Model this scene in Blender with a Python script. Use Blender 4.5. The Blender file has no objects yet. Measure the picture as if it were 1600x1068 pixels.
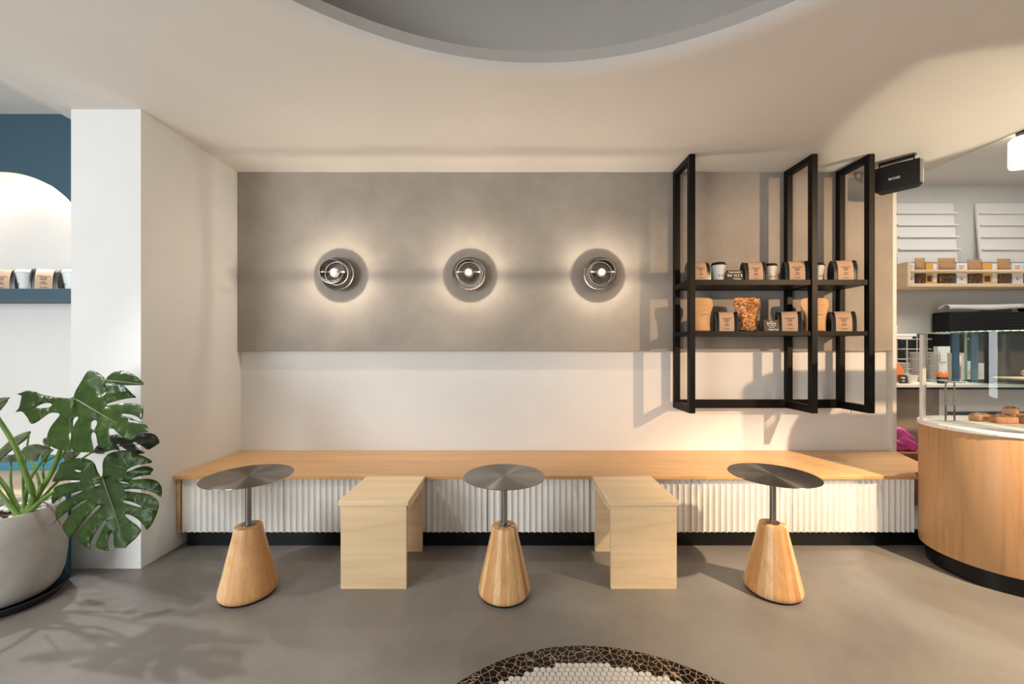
import bpy, bmesh, math, random
from mathutils import Vector, Matrix
random.seed(7)
PI = math.pi
S = bpy.context.scene
C = bpy.context.collection

# ---------------------------------------------------------------- camera, world, exposure, big lights
F = 620.0; VX, VY = 795.0, 545.0; EYE = 1.2
cam_d = bpy.data.cameras.new('camera'); cam = bpy.data.objects.new('camera', cam_d); C.objects.link(cam)
cam.location = (0, 0, EYE); cam.rotation_euler = (PI/2, 0, 0)
cam_d.sensor_width = 36; cam_d.lens = F/1600*36
cam_d.shift_x = (800-VX)/1600; cam_d.shift_y = (VY-534)/1600
cam_d.clip_start = .02
S.camera = cam
S.view_settings.view_transform = 'Standard'; S.view_settings.look = 'None'
S.view_settings.gamma = 1; S.view_settings.use_curve_mapping = False
S.view_settings.exposure = -0.05
W = bpy.data.worlds.new('world'); S.world = W; W.use_nodes = True
W.node_tree.nodes['Background'].inputs[0].default_value = (.90, .95, 1.0, 1)
W.node_tree.nodes['Background'].inputs[1].default_value = 0.62

def lamp(name, kind, loc, target, power, col, **k):
    d = bpy.data.lights.new(name, kind); o = bpy.data.objects.new(name, d); C.objects.link(o)
    o.location = loc
    if target is not None:
        o.rotation_euler = (Vector(target)-Vector(loc)).to_track_quat('-Z', 'Y').to_euler()
    d.energy = power; d.color = col
    for a, b in k.items(): setattr(d, a, b)
    return o
WARM = (1.0, .74, .48); WARM2 = (1.0, .80, .60)
lamp('daylight_front', 'AREA', (-3.2, -1.6, 1.3), (-.1, 3, 1.3), 116, (.93, .97, 1), shape='RECTANGLE', size=1.5, size_y=1.7)
lamp('warm_room', 'AREA', (2.9, -1.6, 1.4), (-.6, 2.6, 1.6), 2, WARM2, shape='RECTANGLE', size=1.6, size_y=1.2)
lamp('spot_warm_right', 'SPOT', (4.15, -.70, 2.42), (2.6, 2.6, 1.15), 660, (1, .66, .38), spot_size=math.radians(50), spot_blend=.8, shadow_soft_size=.06)
lamp('added_floor_spot', 'SPOT', (2.75, .75, 2.47), (2.3, 1.6, 0), 560, (1, .78, .54), spot_size=math.radians(72), spot_blend=.45, shadow_soft_size=.03)  # added out of view to brighten the warm patch of floor
lamp('added_ceiling_bounce', 'SPOT', (3.3, 1.9, 1.0), (2.4, 2.36, 2.51), 105, WARM2, spot_size=math.radians(44), spot_blend=.12, shadow_soft_size=.04)  # added and unseen: imitates warm light reflected up onto the ceiling
lamp('spot_ceiling_left', 'SPOT', (-1.95, 1.2, 2.49), (-1.2, 2.1, 0), 70, (1, .95, .88), spot_size=math.radians(66), spot_blend=.7, shadow_soft_size=.04)
lamp('spot_ceiling_mid', 'SPOT', (.5, .35, 2.46), (.2, 2.4, .3), 12, WARM2, spot_size=math.radians(95), spot_blend=.7, shadow_soft_size=.06)
lamp('spot_over_plant', 'SPOT', (-2.9, 2.35, 2.6), (-2.0, 1.2, 0), 140, (.95, .97, 1), spot_size=math.radians(76), spot_blend=.6, shadow_soft_size=.03)
lamp('kitchen_light', 'AREA', (4.2, 3.0, 2.8), (4.2, 3.3, 0), 18, (1, .97, .93), shape='RECTANGLE', size=1.6, size_y=.8)
lamp('added_counter_spot', 'SPOT', (3.35, 2.45, 2.8), (2.85, 2.15, .79), 150, (1, .96, .9), spot_size=math.radians(40), spot_blend=.5, shadow_soft_size=.05)  # extra unseen spot, added to whiten the marble and the glass case

# ---------------------------------------------------------------- helpers
def px(x, y, d): return Vector(((x-VX)*d/F, d, EYE-(y-VY)*d/F))
def lin(r, g, b):
    f = lambda v: (v/255/12.92) if v/255 <= .04045 else ((v/255+.055)/1.055)**2.4
    return (f(r), f(g), f(b), 1)
def tag(o, label=None, cat=None, group=None, kind=None):
    if label: o['label'] = label
    if cat: o['category'] = cat
    if group: o['group'] = group
    if kind: o['kind'] = kind
    return o
def thing(name, label, cat, loc=(0, 0, 0), rz=0, group=None):
    o = bpy.data.objects.new(name, None); C.objects.link(o); o.empty_display_size = .05
    o.location = loc; o.rotation_euler = (0, 0, rz)
    return tag(o, label, cat, group)
def obj(name, bm, mat, parent=None, smooth=False, label=None):
    me = bpy.data.meshes.new(name); bm.normal_update(); bm.to_mesh(me); bm.free()
    for m in (mat if isinstance(mat, (list, tuple)) else [mat]): me.materials.append(m)
    if smooth:
        for p in me.polygons: p.use_smooth = True
    o = bpy.data.objects.new(name, me); C.objects.link(o)
    if parent: o.parent = parent
    if label: o['label'] = label
    if smooth == 'auto':
        try: me.set_sharp_from_angle(angle=math.radians(35))
        except Exception: pass
    return o
def dup(root, loc=None, rz=None, label=None, group=None):
    r = root.copy(); C.objects.link(r)
    if loc is not None: r.location = loc
    if rz is not None: r.rotation_euler = (0, 0, rz)
    if label: r['label'] = label
    if group: r['group'] = group
    for ch in list(root.children):
        c = ch.copy(); C.objects.link(c); c.parent = r
        for g in ch.children:
            d = g.copy(); C.objects.link(d); d.parent = c
    return r
def B(): return bmesh.new()
def add_box(bm, lo, hi, bev=0, mi=0, M=None):
    x0, y0, z0 = lo; x1, y1, z1 = hi
    t = bmesh.new()
    vs = [t.verts.new(p) for p in ((x0,y0,z0),(x1,y0,z0),(x1,y1,z0),(x0,y1,z0),(x0,y0,z1),(x1,y0,z1),(x1,y1,z1),(x0,y1,z1))]
    for f in ((0,3,2,1),(4,5,6,7),(0,1,5,4),(1,2,6,5),(2,3,7,6),(3,0,4,7)): t.faces.new([vs[i] for i in f])
    if bev: bmesh.ops.bevel(t, geom=list(t.edges), offset=bev, segments=2, profile=.6, affect='EDGES')
    join(bm, t, mi, M); return bm
def join(bm, t, mi=0, M=None):
    if M is not None: bmesh.ops.transform(t, matrix=M, verts=t.verts)
    mp = {}
    for v in t.verts: mp[v] = bm.verts.new(v.co)
    for f in t.faces:
        try:
            nf = bm.faces.new([mp[v] for v in f.verts]); nf.material_index = mi if mi else f.material_index; nf.smooth = f.smooth
        except ValueError: pass
    t.free()
def add_lathe(bm, prof, seg=40, c=(0, 0, 0), axis='Z', mi=0, M=None):
    t = bmesh.new(); rings = []
    for r, z in prof:
        if r < 1e-6: rings.append([t.verts.new((0, 0, z))])
        else: rings.append([t.verts.new((r*math.cos(2*PI*k/seg), r*math.sin(2*PI*k/seg), z)) for k in range(seg)])
    for a, b in zip(rings, rings[1:]):
        for k in range(seg):
            k2 = (k+1) % seg
            if len(a) == 1 and len(b) == 1: continue
            if len(a) == 1: t.faces.new((a[0], b[k2], b[k]))
            elif len(b) == 1: t.faces.new((a[k], a[k2], b[0]))
            else: t.faces.new((a[k], a[k2], b[k2], b[k]))
    if axis == 'Y': bmesh.ops.transform(t, matrix=Matrix.Rotation(PI/2, 4, 'X'), verts=t.verts)   # +z -> -y
    if axis == 'X': bmesh.ops.transform(t, matrix=Matrix.Rotation(PI/2, 4, 'Y'), verts=t.verts)
    bmesh.ops.translate(t, vec=c, verts=t.verts)
    bmesh.ops.recalc_face_normals(t, faces=t.faces)
    join(bm, t, mi, M); return bm
def add_tube(bm, pts, rad, seg=8, mi=0):
    pts = [Vector(p) for p in pts]; n = len(pts)
    if not isinstance(rad, (list, tuple)): rad = [rad]*n
    rings = []; up = Vector((0, 0, 1))
    for i, p in enumerate(pts):
        t = (pts[min(i+1, n-1)]-pts[max(i-1, 0)]).normalized()
        a = t.cross(up)
        if a.length < 1e-3: a = t.cross(Vector((0, 1, 0)))
        a.normalize(); b = t.cross(a).normalized()
        rings.append([bm.verts.new(p+(a*math.cos(2*PI*k/seg)+b*math.sin(2*PI*k/seg))*rad[i]) for k in range(seg)])
    for r0, r1 in zip(rings, rings[1:]):
        for k in range(seg):
            f = bm.faces.new((r0[k], r0[(k+1) % seg], r1[(k+1) % seg], r1[k])); f.smooth = True; f.material_index = mi
    for r in (rings[0], rings[-1][::-1]):
        f = bm.faces.new(r); f.material_index = mi
    return bm
def add_prism(bm, poly, z0, z1, mi=0, M=None, bev=0):
    t = bmesh.new()
    a = [t.verts.new((x, y, z0)) for x, y in poly]; b = [t.verts.new((x, y, z1)) for x, y in poly]
    n = len(poly)
    t.faces.new(a[::-1]); t.faces.new(b)
    for i in range(n): t.faces.new((a[i], a[(i+1) % n], b[(i+1) % n], b[i]))
    bmesh.ops.recalc_face_normals(t, faces=t.faces)
    if bev:
        es = [e for e in t.edges if abs(e.verts[0].co.z-e.verts[1].co.z) < 1e-6]
        bmesh.ops.bevel(t, geom=es, offset=bev, segments=2, profile=.5, affect='EDGES')
    join(bm, t, mi, M); return bm
BOLD = .022
def text_bm(s, size, align='CENTER'):
    cu = bpy.data.curves.new('t', 'FONT'); cu.body = s; cu.size = size; cu.align_x = align; cu.align_y = 'CENTER'; cu.resolution_u = 3; cu.offset = size*BOLD
    o = bpy.data.objects.new('t', cu); C.objects.link(o)
    me = bpy.data.meshes.new_from_object(o); bpy.data.objects.remove(o); bpy.data.curves.remove(cu)
    bm = bmesh.new(); bm.from_mesh(me); bpy.data.meshes.remove(me); return bm
XZ = Matrix.Rotation(PI/2, 4, 'X')     # text plane XY -> XZ facing -Y
def add_text(bm, s, size, pos, extra=None, sx=1, bold=0):
    t = text_bm(s, size)
    M = Matrix.Translation(pos) @ (extra or Matrix.Identity(4)) @ XZ @ Matrix.Diagonal((sx, 1, 1, 1))
    join(bm, t, 0, M)

# ---------------------------------------------------------------- materials
def mat(name, col=(.8, .8, .8, 1), rough=.5, metal=0, spec=.5, **k):
    m = bpy.data.materials.new(name); m.use_nodes = True
    b = m.node_tree.nodes['Principled BSDF']
    b.inputs['Base Color'].default_value = col; b.inputs['Roughness'].default_value = rough
    b.inputs['Metallic'].default_value = metal; b.inputs['Specular IOR Level'].default_value = spec
    for a, v in k.items(): b.inputs[a.replace('_', ' ')].default_value = v
    return m
def nd(m, t, **k):
    n = m.node_tree.nodes.new(t)
    for a, v in k.items(): setattr(n, a, v)
    return n
def ln(m, a, b): m.node_tree.links.new(a, b)
def bsdf(m): return m.node_tree.nodes['Principled BSDF']
def ramp(m, fac, stops):
    r = nd(m, 'ShaderNodeValToRGB'); e = r.color_ramp.elements
    while len(e) < len(stops): e.new(.5)
    for el, (p, c) in zip(e, stops): el.position = p; el.color = c
    ln(m, fac, r.inputs[0]); return r.outputs[0]
def coords(m, scale=(1, 1, 1), obj_space=True, rot=(0, 0, 0)):
    tc = nd(m, 'ShaderNodeTexCoord'); mp = nd(m, 'ShaderNodeMapping')
    mp.inputs['Scale'].default_value = scale; mp.inputs['Rotation'].default_value = rot
    ln(m, tc.outputs['Object'], mp.inputs[0]); return mp.outputs[0]
def noise(m, vec, scale, detail=4, rough=.55, dist=0):
    n = nd(m, 'ShaderNodeTexNoise'); n.inputs['Scale'].default_value = scale; n.inputs['Detail'].default_value = detail
    n.inputs['Roughness'].default_value = rough; n.inputs['Distortion'].default_value = dist
    ln(m, vec, n.inputs['Vector']); return n.outputs['Fac']
def bump(m, h, strength, dist=.01):
    b = nd(m, 'ShaderNodeBump'); b.inputs['Strength'].default_value = strength; b.inputs['Distance'].default_value = dist
    ln(m, h, b.inputs['Height']); ln(m, b.outputs[0], bsdf(m).inputs['Normal'])
def cement(name, c1, c2, scale, rough, bs=.15, contrast=(.3, .7)):
    m = mat(name, c1, rough); v = coords(m)
    a = noise(m, v, scale, 8, .62, .35)
    ln(m, ramp(m, a, [(contrast[0], c1), (contrast[1], c2)]), bsdf(m).inputs['Base Color'])
    f = noise(m, v, scale*9, 4); bump(m, f, bs, .004); return m
def wood(name, c1, c2, axis='X', scale=1, rough=.45, rings=False, ply=False):
    m = mat(name, c1, rough)
    st = {'X': (.35, 5, 5), 'Y': (5, .35, 5), 'Z': (5, 5, .35)}[axis]
    v = coords(m, tuple(s*scale for s in st))
    a = noise(m, v, 2.0, 7, .6, .8 if not ply else 2.2)
    b = noise(m, v, 9.0, 3, .6)
    mx = nd(m, 'ShaderNodeMath', operation='MULTIPLY_ADD'); ln(m, b, mx.inputs[0]); mx.inputs[1].default_value = .35; ln(m, a, mx.inputs[2])
    ln(m, ramp(m, mx.outputs[0], [(.42, c2), (.6, c1), (.82, tuple(min(1, x*1.12) for x in c1[:3])+(1,))]), bsdf(m).inputs['Base Color'])
    bump(m, b, .05, .002); return m
M_wall = cement('white_plaster', lin(226, 225, 222), lin(231, 230, 227), 3, .75, .05)
M_ceil = cement('ceiling_paint', lin(222, 217, 210), lin(226, 221, 214), 2, .8, .03)
M_panel = cement('grey_microcement', lin(146, 137, 127), lin(167, 158, 148), 2.6, .6, .1)
M_floor = cement('floor_screed', lin(108, 103, 98), lin(142, 137, 130), 1.5, .42, .05, (.25, .75))
M_pot = cement('pot_concrete', lin(150, 146, 139), lin(186, 181, 173), 5, .55, .12)
M_blue = mat('petrol_blue_paint', lin(52, 84, 100), .55)
M_blue2 = mat('teal_blue_paint', lin(70, 140, 165), .5)
M_bench = wood('bench_oak', lin(208, 162, 110), lin(194, 146, 94), 'X', 1.0, .38)
M_counterw = wood('counter_oak', lin(180, 138, 94), lin(158, 114, 72), 'Z', 1.1, .45)
M_ply = wood('birch_plywood', lin(220, 191, 150), lin(210, 177, 134), 'X', .8, .55, ply=True)
M_plytop = wood('birch_plywood_top', lin(224, 198, 160), lin(214, 185, 146), 'X', .7, .5, ply=True)
M_pine = wood('pine', lin(226, 198, 160), lin(205, 170, 128), 'X', .9, .55)
M_lbench = wood('pale_wood', lin(226, 200, 170), lin(206, 176, 142), 'X', .9, .5)
M_black = mat('black_metal', lin(11, 9, 7), .45, 0, .2)
M_blackm = mat('black_matte', lin(17, 17, 17), .6, 0, .3)
M_plinth = mat('black_plinth', lin(12, 13, 15), .3, 0, .3)
M_steel = mat('steel', lin(150, 145, 138), .28, 1)
M_white = mat('white_paint', lin(228, 224, 216), .5)
M_brown = wood('grey_brown_laminate', lin(150, 134, 120), lin(132, 116, 102), 'Z', .6, .5)
M_paper = mat('white_paper', lin(232, 230, 224), .6)
M_cupbody = mat('cup_paper', lin(222, 222, 218), .5)
M_kraft = cement('kraft_paper', lin(206, 160, 108), lin(222, 178, 126), 20, .55, .2)
M_label = mat('kraft_label', lin(200, 164, 134), .6)
M_foilbag = mat('black_bag', lin(24, 24, 24), .32)
M_ink = mat('black_ink', lin(45, 38, 32), .6)
M_chalk = mat('chalk_ink', lin(235, 232, 225), .7)
M_chalkb = mat('chalkboard', lin(30, 24, 20), .55)
M_plate = mat('plate_ceramic', lin(232, 229, 222), .3)
M_pink = mat('pink_plastic', lin(232, 92, 170), .3)
M_card = mat('cardboard', lin(160, 110, 72), .7)
M_green = mat('green_cap', lin(20, 110, 60), .4)
M_edge = mat('glass_edge_green', lin(150, 190, 172), .15)
M_bluestrip = mat('blue_reflection_colour', lin(62, 104, 130), .25)
M_rock = cement('white_pebble', lin(225, 220, 214), lin(240, 237, 232), 25, .6, .2)
M_soil = cement('soil', lin(62, 48, 38), lin(92, 74, 58), 30, .9, .5)
M_saucer = mat('black_saucer', lin(24, 27, 29), .45)
M_bronze = mat('dark_bronze', lin(20, 11, 6), .4, .1, .25)
M_orange = mat('copper_orange', lin(214, 128, 70), .35)

# fluted plaster with worn marks on the surface
M_flute = mat('fluted_plaster', lin(226, 222, 214), .6)
v = coords(M_flute, (3, 3, .5)); n1 = noise(M_flute, v, 8, 6, .7)
ln(M_flute, ramp(M_flute, n1, [(.27, lin(190, 182, 172)), (.37, lin(228, 224, 216)), (.7, lin(236, 232, 225))]), bsdf(M_flute).inputs['Base Color'])
bump(M_flute, noise(M_flute, coords(M_flute), 60, 4), .25, .003)

# turned cone: glued staves, one tone per stave
M_stave = mat('glued_staves', rough=.42)
tc = nd(M_stave, 'ShaderNodeTexCoord'); sp = nd(M_stave, 'ShaderNodeSeparateXYZ'); ln(M_stave, tc.outputs['Object'], sp.inputs[0])
at = nd(M_stave, 'ShaderNodeMath', operation='ARCTAN2'); ln(M_stave, sp.outputs[1], at.inputs[0]); ln(M_stave, sp.outputs[0], at.inputs[1])
ml = nd(M_stave, 'ShaderNodeMath', operation='MULTIPLY'); ln(M_stave, at.outputs[0], ml.inputs[0]); ml.inputs[1].default_value = 24/(2*PI)
fl = nd(M_stave, 'ShaderNodeMath', operation='FLOOR'); ln(M_stave, ml.outputs[0], fl.inputs[0])
oi = nd(M_stave, 'ShaderNodeObjectInfo'); ad = nd(M_stave, 'ShaderNodeMath', operation='MULTIPLY_ADD')
ln(M_stave, oi.outputs['Random'], ad.inputs[0]); ad.inputs[1].default_value = 40; ln(M_stave, fl.outputs[0], ad.inputs[2])
wn = nd(M_stave, 'ShaderNodeTexWhiteNoise', noise_dimensions='1D'); ln(M_stave, ad.outputs[0], wn.inputs['W'])
g = noise(M_stave, coords(M_stave, (6, 6, .8)), 5, 6, .6, 1.2)
mm = nd(M_stave, 'ShaderNodeMath', operation='MULTIPLY_ADD'); ln(M_stave, g, mm.inputs[0]); mm.inputs[1].default_value = .75; 
m2 = nd(M_stave, 'ShaderNodeMath', operation='MULTIPLY'); ln(M_stave, wn.outputs['Value'], m2.inputs[0]); m2.inputs[1].default_value = .6; ln(M_stave, m2.outputs[0], mm.inputs[2])
ln(M_stave, ramp(M_stave, mm.outputs[0], [(.35, lin(192, 136, 84)), (.75, lin(219, 168, 112)), (1.05 if False else 1., lin(240, 206, 158))]), bsdf(M_stave).inputs['Base Color'])

# radially brushed table steel
M_brush = mat('brushed_steel', lin(132, 127, 121), .28, 1, Anisotropic=.9, Anisotropic_Rotation=.25)
tg = nd(M_brush, 'ShaderNodeTangent', direction_type='RADIAL', axis='Z'); ln(M_brush, tg.outputs[0], bsdf(M_brush).inputs['Tangent'])

# marble
M_marble = mat('white_marble', rough=.25)
a = noise(M_marble, coords(M_marble, (1, 3, 1)), 3, 8, .7, 2.5)
ln(M_marble, ramp(M_marble, a, [(.38, lin(205, 198, 188)), (.5, lin(238, 234, 227)), (.7, lin(244, 241, 236))]), bsdf(M_marble).inputs['Base Color'])

# clear thin glass: transparent + fresnel gloss
def thin_glass(name, tint=(1, 1, 1, 1), rough=.02, ior=1.45, gain=1):
    m = bpy.data.materials.new(name); m.use_nodes = True; t = m.node_tree; t.nodes.clear()
    o = t.nodes.new('ShaderNodeOutputMaterial'); mx = t.nodes.new('ShaderNodeMixShader'); tr = t.nodes.new('ShaderNodeBsdfTransparent')
    gl = t.nodes.new('ShaderNodeBsdfGlossy'); fr = t.nodes.new('ShaderNodeFresnel'); fr.inputs[0].default_value = ior
    tr.inputs[0].default_value = tint; gl.inputs['Roughness'].default_value = rough
    t.links.new(fr.outputs[0], mx.inputs[0]); t.links.new(tr.outputs[0], mx.inputs[1]); t.links.new(gl.outputs[0], mx.inputs[2]); t.links.new(mx.outputs[0], o.inputs[0])
    return m
M_glass = thin_glass('case_glass', (.96, .985, .97, 1))
M_lglass = thin_glass('lamp_glass', (.96, .96, .95, 1), .03, 1.35)
M_plastic = thin_glass('clear_plastic', (.9, .84, .74, 1), .15, 1.5)
def emit(name, col, s):
    m = bpy.data.materials.new(name); m.use_nodes = True; b = bsdf(m)
    b.inputs['Base Color'].default_value = col; b.inputs['Emission Color'].default_value = col; b.inputs['Emission Strength'].default_value = s; return m
M_bulb = emit('lit_bulb', (1, .9, .76, 1), 1.3)
M_led = emit('led_strip', (1, .80, .60, 1), 60)
M_spotface = emit('lit_spot_face', (1, .97, .92, 1), 8)

# leaf
def leafmat(name, c1, c2, rough=.28):
    m = mat(name, c1, rough, spec=.28); b = bsdf(m)
    n = noise(m, coords(m), 14, 4)
    ln(m, ramp(m, n, [(.35, c1), (.7, c2)]), b.inputs['Base Color'])
    b.inputs['Subsurface Weight'].default_value = 0
    t = m.node_tree; tr = t.nodes.new('ShaderNodeBsdfTranslucent'); tr.inputs[0].default_value = tuple(x*1.6 for x in c2[:3])+(1,)
    mx = t.nodes.new('ShaderNodeMixShader'); mx.inputs[0].default_value = .18
    out = t.nodes['Material Output']; t.links.new(b.outputs[0], mx.inputs[1]); t.links.new(tr.outputs[0], mx.inputs[2]); t.links.new(mx.outputs[0], out.inputs[0])
    return m
M_leaf = leafmat('monstera_leaf', lin(36, 58, 14), lin(54, 80, 22), .36)
M_leafd = leafmat('monstera_leaf_dark', lin(38, 38, 26), lin(52, 52, 36), .42)
M_leafu = leafmat('monstera_leaf_underside', lin(112, 120, 92), lin(134, 142, 108), .45)
M_stem = leafmat('monstera_stem', lin(92, 122, 52), lin(124, 152, 76), .35)
M_root = mat('dry_root', lin(92, 70, 50), .7)

# mosaic
M_chip = mat('black_chip_mosaic', rough=.3, spec=.25)
vo = nd(M_chip, 'ShaderNodeTexVoronoi', feature='DISTANCE_TO_EDGE'); vo.inputs['Scale'].default_value = 40; vo.inputs['Randomness'].default_value = .95
ln(M_chip, coords(M_chip), vo.inputs['Vector'])
ln(M_chip, ramp(M_chip, vo.outputs['Distance'], [(.022, lin(176, 148, 120)), (.042, lin(16, 14, 13))]), bsdf(M_chip).inputs['Base Color'])
ln(M_chip, ramp(M_chip, vo.outputs['Distance'], [(.022, (.8,)*3+(1,)), (.042, (.22,)*3+(1,))]), bsdf(M_chip).inputs['Roughness'])
M_hex = mat('white_hex_tile', lin(218, 213, 204), .35)
M_grout = mat('brown_grout', lin(62, 50, 40), .8)

# black tiles white grout
M_tile = mat('black_tiles', rough=.2)
br = nd(M_tile, 'ShaderNodeTexBrick'); br.offset = 0; br.inputs['Color1'].default_value = lin(22, 22, 24); br.inputs['Color2'].default_value = lin(28, 28, 30)
br.inputs['Mortar'].default_value = lin(205, 198, 186); br.inputs['Scale'].default_value = 1; br.inputs['Mortar Size'].default_value = .006
br.inputs['Brick Width'].default_value = .1; br.inputs['Row Height'].default_value = .1
cx = nd(M_tile, 'ShaderNodeTexCoord'); sx = nd(M_tile, 'ShaderNodeSeparateXYZ'); cb = nd(M_tile, 'ShaderNodeCombineXYZ')
ln(M_tile, cx.outputs['Object'], sx.inputs[0]); ln(M_tile, sx.outputs[0], cb.inputs[0]); ln(M_tile, sx.outputs[2], cb.inputs[1]); ln(M_tile, cb.outputs[0], br.inputs['Vector'])
ln(M_tile, br.outputs['Color'], bsdf(M_tile).inputs['Base Color'])

# ---------------------------------------------------------------- the setting
CZ = 2.51; WY = 2.98; PY = 2.94; WXR = 2.845
def struct(name, bm, m, label=None, smooth=False):
    o = obj(name, bm, m, None, smooth); o['kind'] = 'structure'
    if label: o['label'] = label
    return o
struct('floor', add_box(B(), (-4.6, -3, -.1), (5.7, 4.15, 0)), M_floor)
# main ceiling with the round opening
CC = Vector((.135, .284)); CR = 1.575
bm = B(); seg = 128; RO = CR+.08
ring = [bm.verts.new((CC.x+RO*math.cos(2*PI*k/seg), CC.y+RO*math.sin(2*PI*k/seg), CZ)) for k in range(seg)]
x0, x1, y0, y1 = -2.49, 3.07, -3.0, 3.12
def onbox(a):
    dx, dy = math.cos(a), math.sin(a); t = 1e9
    if dx > 1e-9: t = min(t, (x1-CC.x)/dx)
    if dx < -1e-9: t = min(t, (x0-CC.x)/dx)
    if dy > 1e-9: t = min(t, (y1-CC.y)/dy)
    if dy < -1e-9: t = min(t, (y0-CC.y)/dy)
    return t
angs = [2*PI*k/seg for k in range(seg)]
outer = []
for cxn, cyn in ((x1, y1), (x0, y1), (x0, y0), (x1, y0)):
    a = math.atan2(cyn-CC.y, cxn-CC.x) % (2*PI); k = min(range(seg), key=lambda i: abs(angs[i]-a)); angs[k] = a
for a in angs:
    t = onbox(a); outer.append(bm.verts.new((CC.x+t*math.cos(a), CC.y+t*math.sin(a), CZ)))
prof = [(RO, CZ), (CR+.055, CZ+.002), (CR+.03, CZ+.008), (CR+.012, CZ+.018), (CR, CZ+.03)]
rings = [ring]
for r, z in prof[1:]:
    rings.append([bm.verts.new((CC.x+r*math.cos(2*PI*k/seg), CC.y+r*math.sin(2*PI*k/seg), z)) for k in range(seg)])
for k in range(seg):
    k2 = (k+1) % seg
    bm.faces.new((outer[k], ring[k], ring[k2], outer[k2]))
    for a, b in zip(rings, rings[1:]):
        f = bm.faces.new((a[k], b[k], b[k2], a[k2])); f.smooth = True
bmesh.ops.recalc_face_normals(bm, faces=bm.faces)
struct('ceiling', bm, M_ceil)
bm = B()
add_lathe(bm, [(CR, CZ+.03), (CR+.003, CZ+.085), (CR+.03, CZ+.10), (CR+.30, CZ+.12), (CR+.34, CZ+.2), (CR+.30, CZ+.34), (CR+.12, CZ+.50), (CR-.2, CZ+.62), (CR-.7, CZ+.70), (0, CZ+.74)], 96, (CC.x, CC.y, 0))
o = struct('ceiling_dome', bm, cement('recess_shade_grey', lin(190, 184, 176), lin(196, 190, 182), 2, .75, .03), smooth='auto'); o.name = 'ceiling_recess'  # recess colour set darker than the ceiling to imitate its shade
# side risers and the higher ceilings
struct('ceiling_left', add_box(B(), (-4.6, -3, 2.68), (-2.49, 3.12, 2.75)), M_ceil)
struct('trim_1', add_box(B(), (-2.50, -3, CZ), (-2.488, 3.12, 2.68)), M_ceil)
struct('ceiling_kitchen', add_box(B(), (2.0, -3, 2.85), (5.7, 4.15, 2.93)), M_ceil)
struct('trim_2', add_box(B(), (3.066, -3, CZ), (3.078, 3.12, 2.85)), M_ceil)
struct('trim_3', add_box(B(), (1.9, 3.105, CZ), (3.078, 3.12, 2.85)), M_ceil)
# back wall
struct('wall_back', add_box(B(), (-2.012, WY, 0), (WXR, 3.1, 2.60)), M_wall)
struct('wall_panel', add_box(B(), (-2.012, PY, 1.186), (WXR, WY+.005, 2.60), .003), M_panel, 'grey microcement upper panel of the back wall').name = 'wall_back_panel'
struct('trim_4', add_box(B(), (WXR, PY, 0), (WXR+.028, 3.1, CZ)), M_white, 'white end trim of the back wall')
# pillar between niche and bench
struct('wall_pillar', add_box(B(), (-2.394, 2.17, 0), (-2.012, 3.1, 2.70)), M_wall, 'white pillar beside the plant')
# kitchen
struct('wall_kitchen', add_box(B(), (2.2, 4.0, 0), (5.7, 4.15, 2.9)), cement('kitchen_paint', lin(200, 197, 190), lin(206, 203, 196), 3, .7, .05))
struct('wall_kitchen_tiles', add_box(B(), (3.5, 3.985, .9), (4.6, 3.9995, 1.352)), M_tile, 'black square wall tiles with white grout')
struct('wall_right', add_box(B(), (5.6, -3, 0), (5.7, 4.0, 2.93)), M_wall)
# left niche wall with arch opening
AX, AZ, AR = -3.2, 1.71, .605; NY = 2.5; ZS = 1.543
def wall_arch():
    bm = B(); n = 40
    L, R, T, Bm = -4.5, -2.394, 2.68, ZS
    arc = [(AX+AR, Bm)]+[(AX+AR*math.cos(PI*k/n), AZ+AR*math.sin(PI*k/n)) for k in range(n+1)]+[(AX-AR, Bm)]
    top = [(R, Bm)]+[(AX+ (R-AX) if k <= n*.25 else (AX+(R-AX)*math.cos(PI*k/n)*1.0 if False else max(L, min(R, AX+AR*3*math.cos(PI*k/n)))), 0) for k in range(0)]
    # strips between arc and rectangle border
    def border(x, z):
        a = math.atan2(z-AZ, x-AX); dx, dz = math.cos(a), math.sin(a); t = 1e9
        if dx > 1e-6: t = min(t, (R-AX)/dx)
        if dx < -1e-6: t = min(t, (L-AX)/dx)
        if dz > 1e-6: t = min(t, (T-AZ)/dz)
        if dz < -1e-6: t = min(t, (Bm-AZ)/dz)
        return (AX+dx*t, AZ+dz*t)
    arc2 = arc[1:-1]
    pts = [(p, border(*p)) for p in arc2]
    cor = [math.atan2(T-AZ, R-AX), math.atan2(T-AZ, L-AX)]
    for c, P in zip(cor, ((R, T), (L, T))):
        i = min(range(len(pts)), key=lambda i: abs(math.atan2(pts[i][0][1]-AZ, pts[i][0][0]-AX)-c)); pts[i] = (pts[i][0], P)
    pts = [((AX+AR, Bm), (R, Bm))]+pts+[((AX-AR, Bm), (L, Bm))]
    fr = [(bm.verts.new((a[0], NY, a[1])), bm.verts.new((b[0], NY, b[1]))) for a, b in pts]
    bk = [bm.verts.new((a[0], NY+.20, a[1])) for a, b in pts]
    for i in range(len(fr)-1):
        bm.faces.new((fr[i][0], fr[i][1], fr[i+1][1], fr[i+1][0]))
        f = bm.faces.new((fr[i][0], fr[i+1][0], bk[i+1], bk[i])); f.material_index = 1
    f = bm.faces.new(bk[::-1]); f.material_index = 1
    bmesh.ops.recalc_face_normals(bm, faces=bm.faces)
    return bm
o = struct('wall_arch_niche', wall_arch(), [M_blue, M_wall], 'blue wall with white arched niche')
struct('wall_left', add_box(B(), (-4.5, NY, .535), (-2.394, NY+.3, 1.485)), M_wall)
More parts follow.
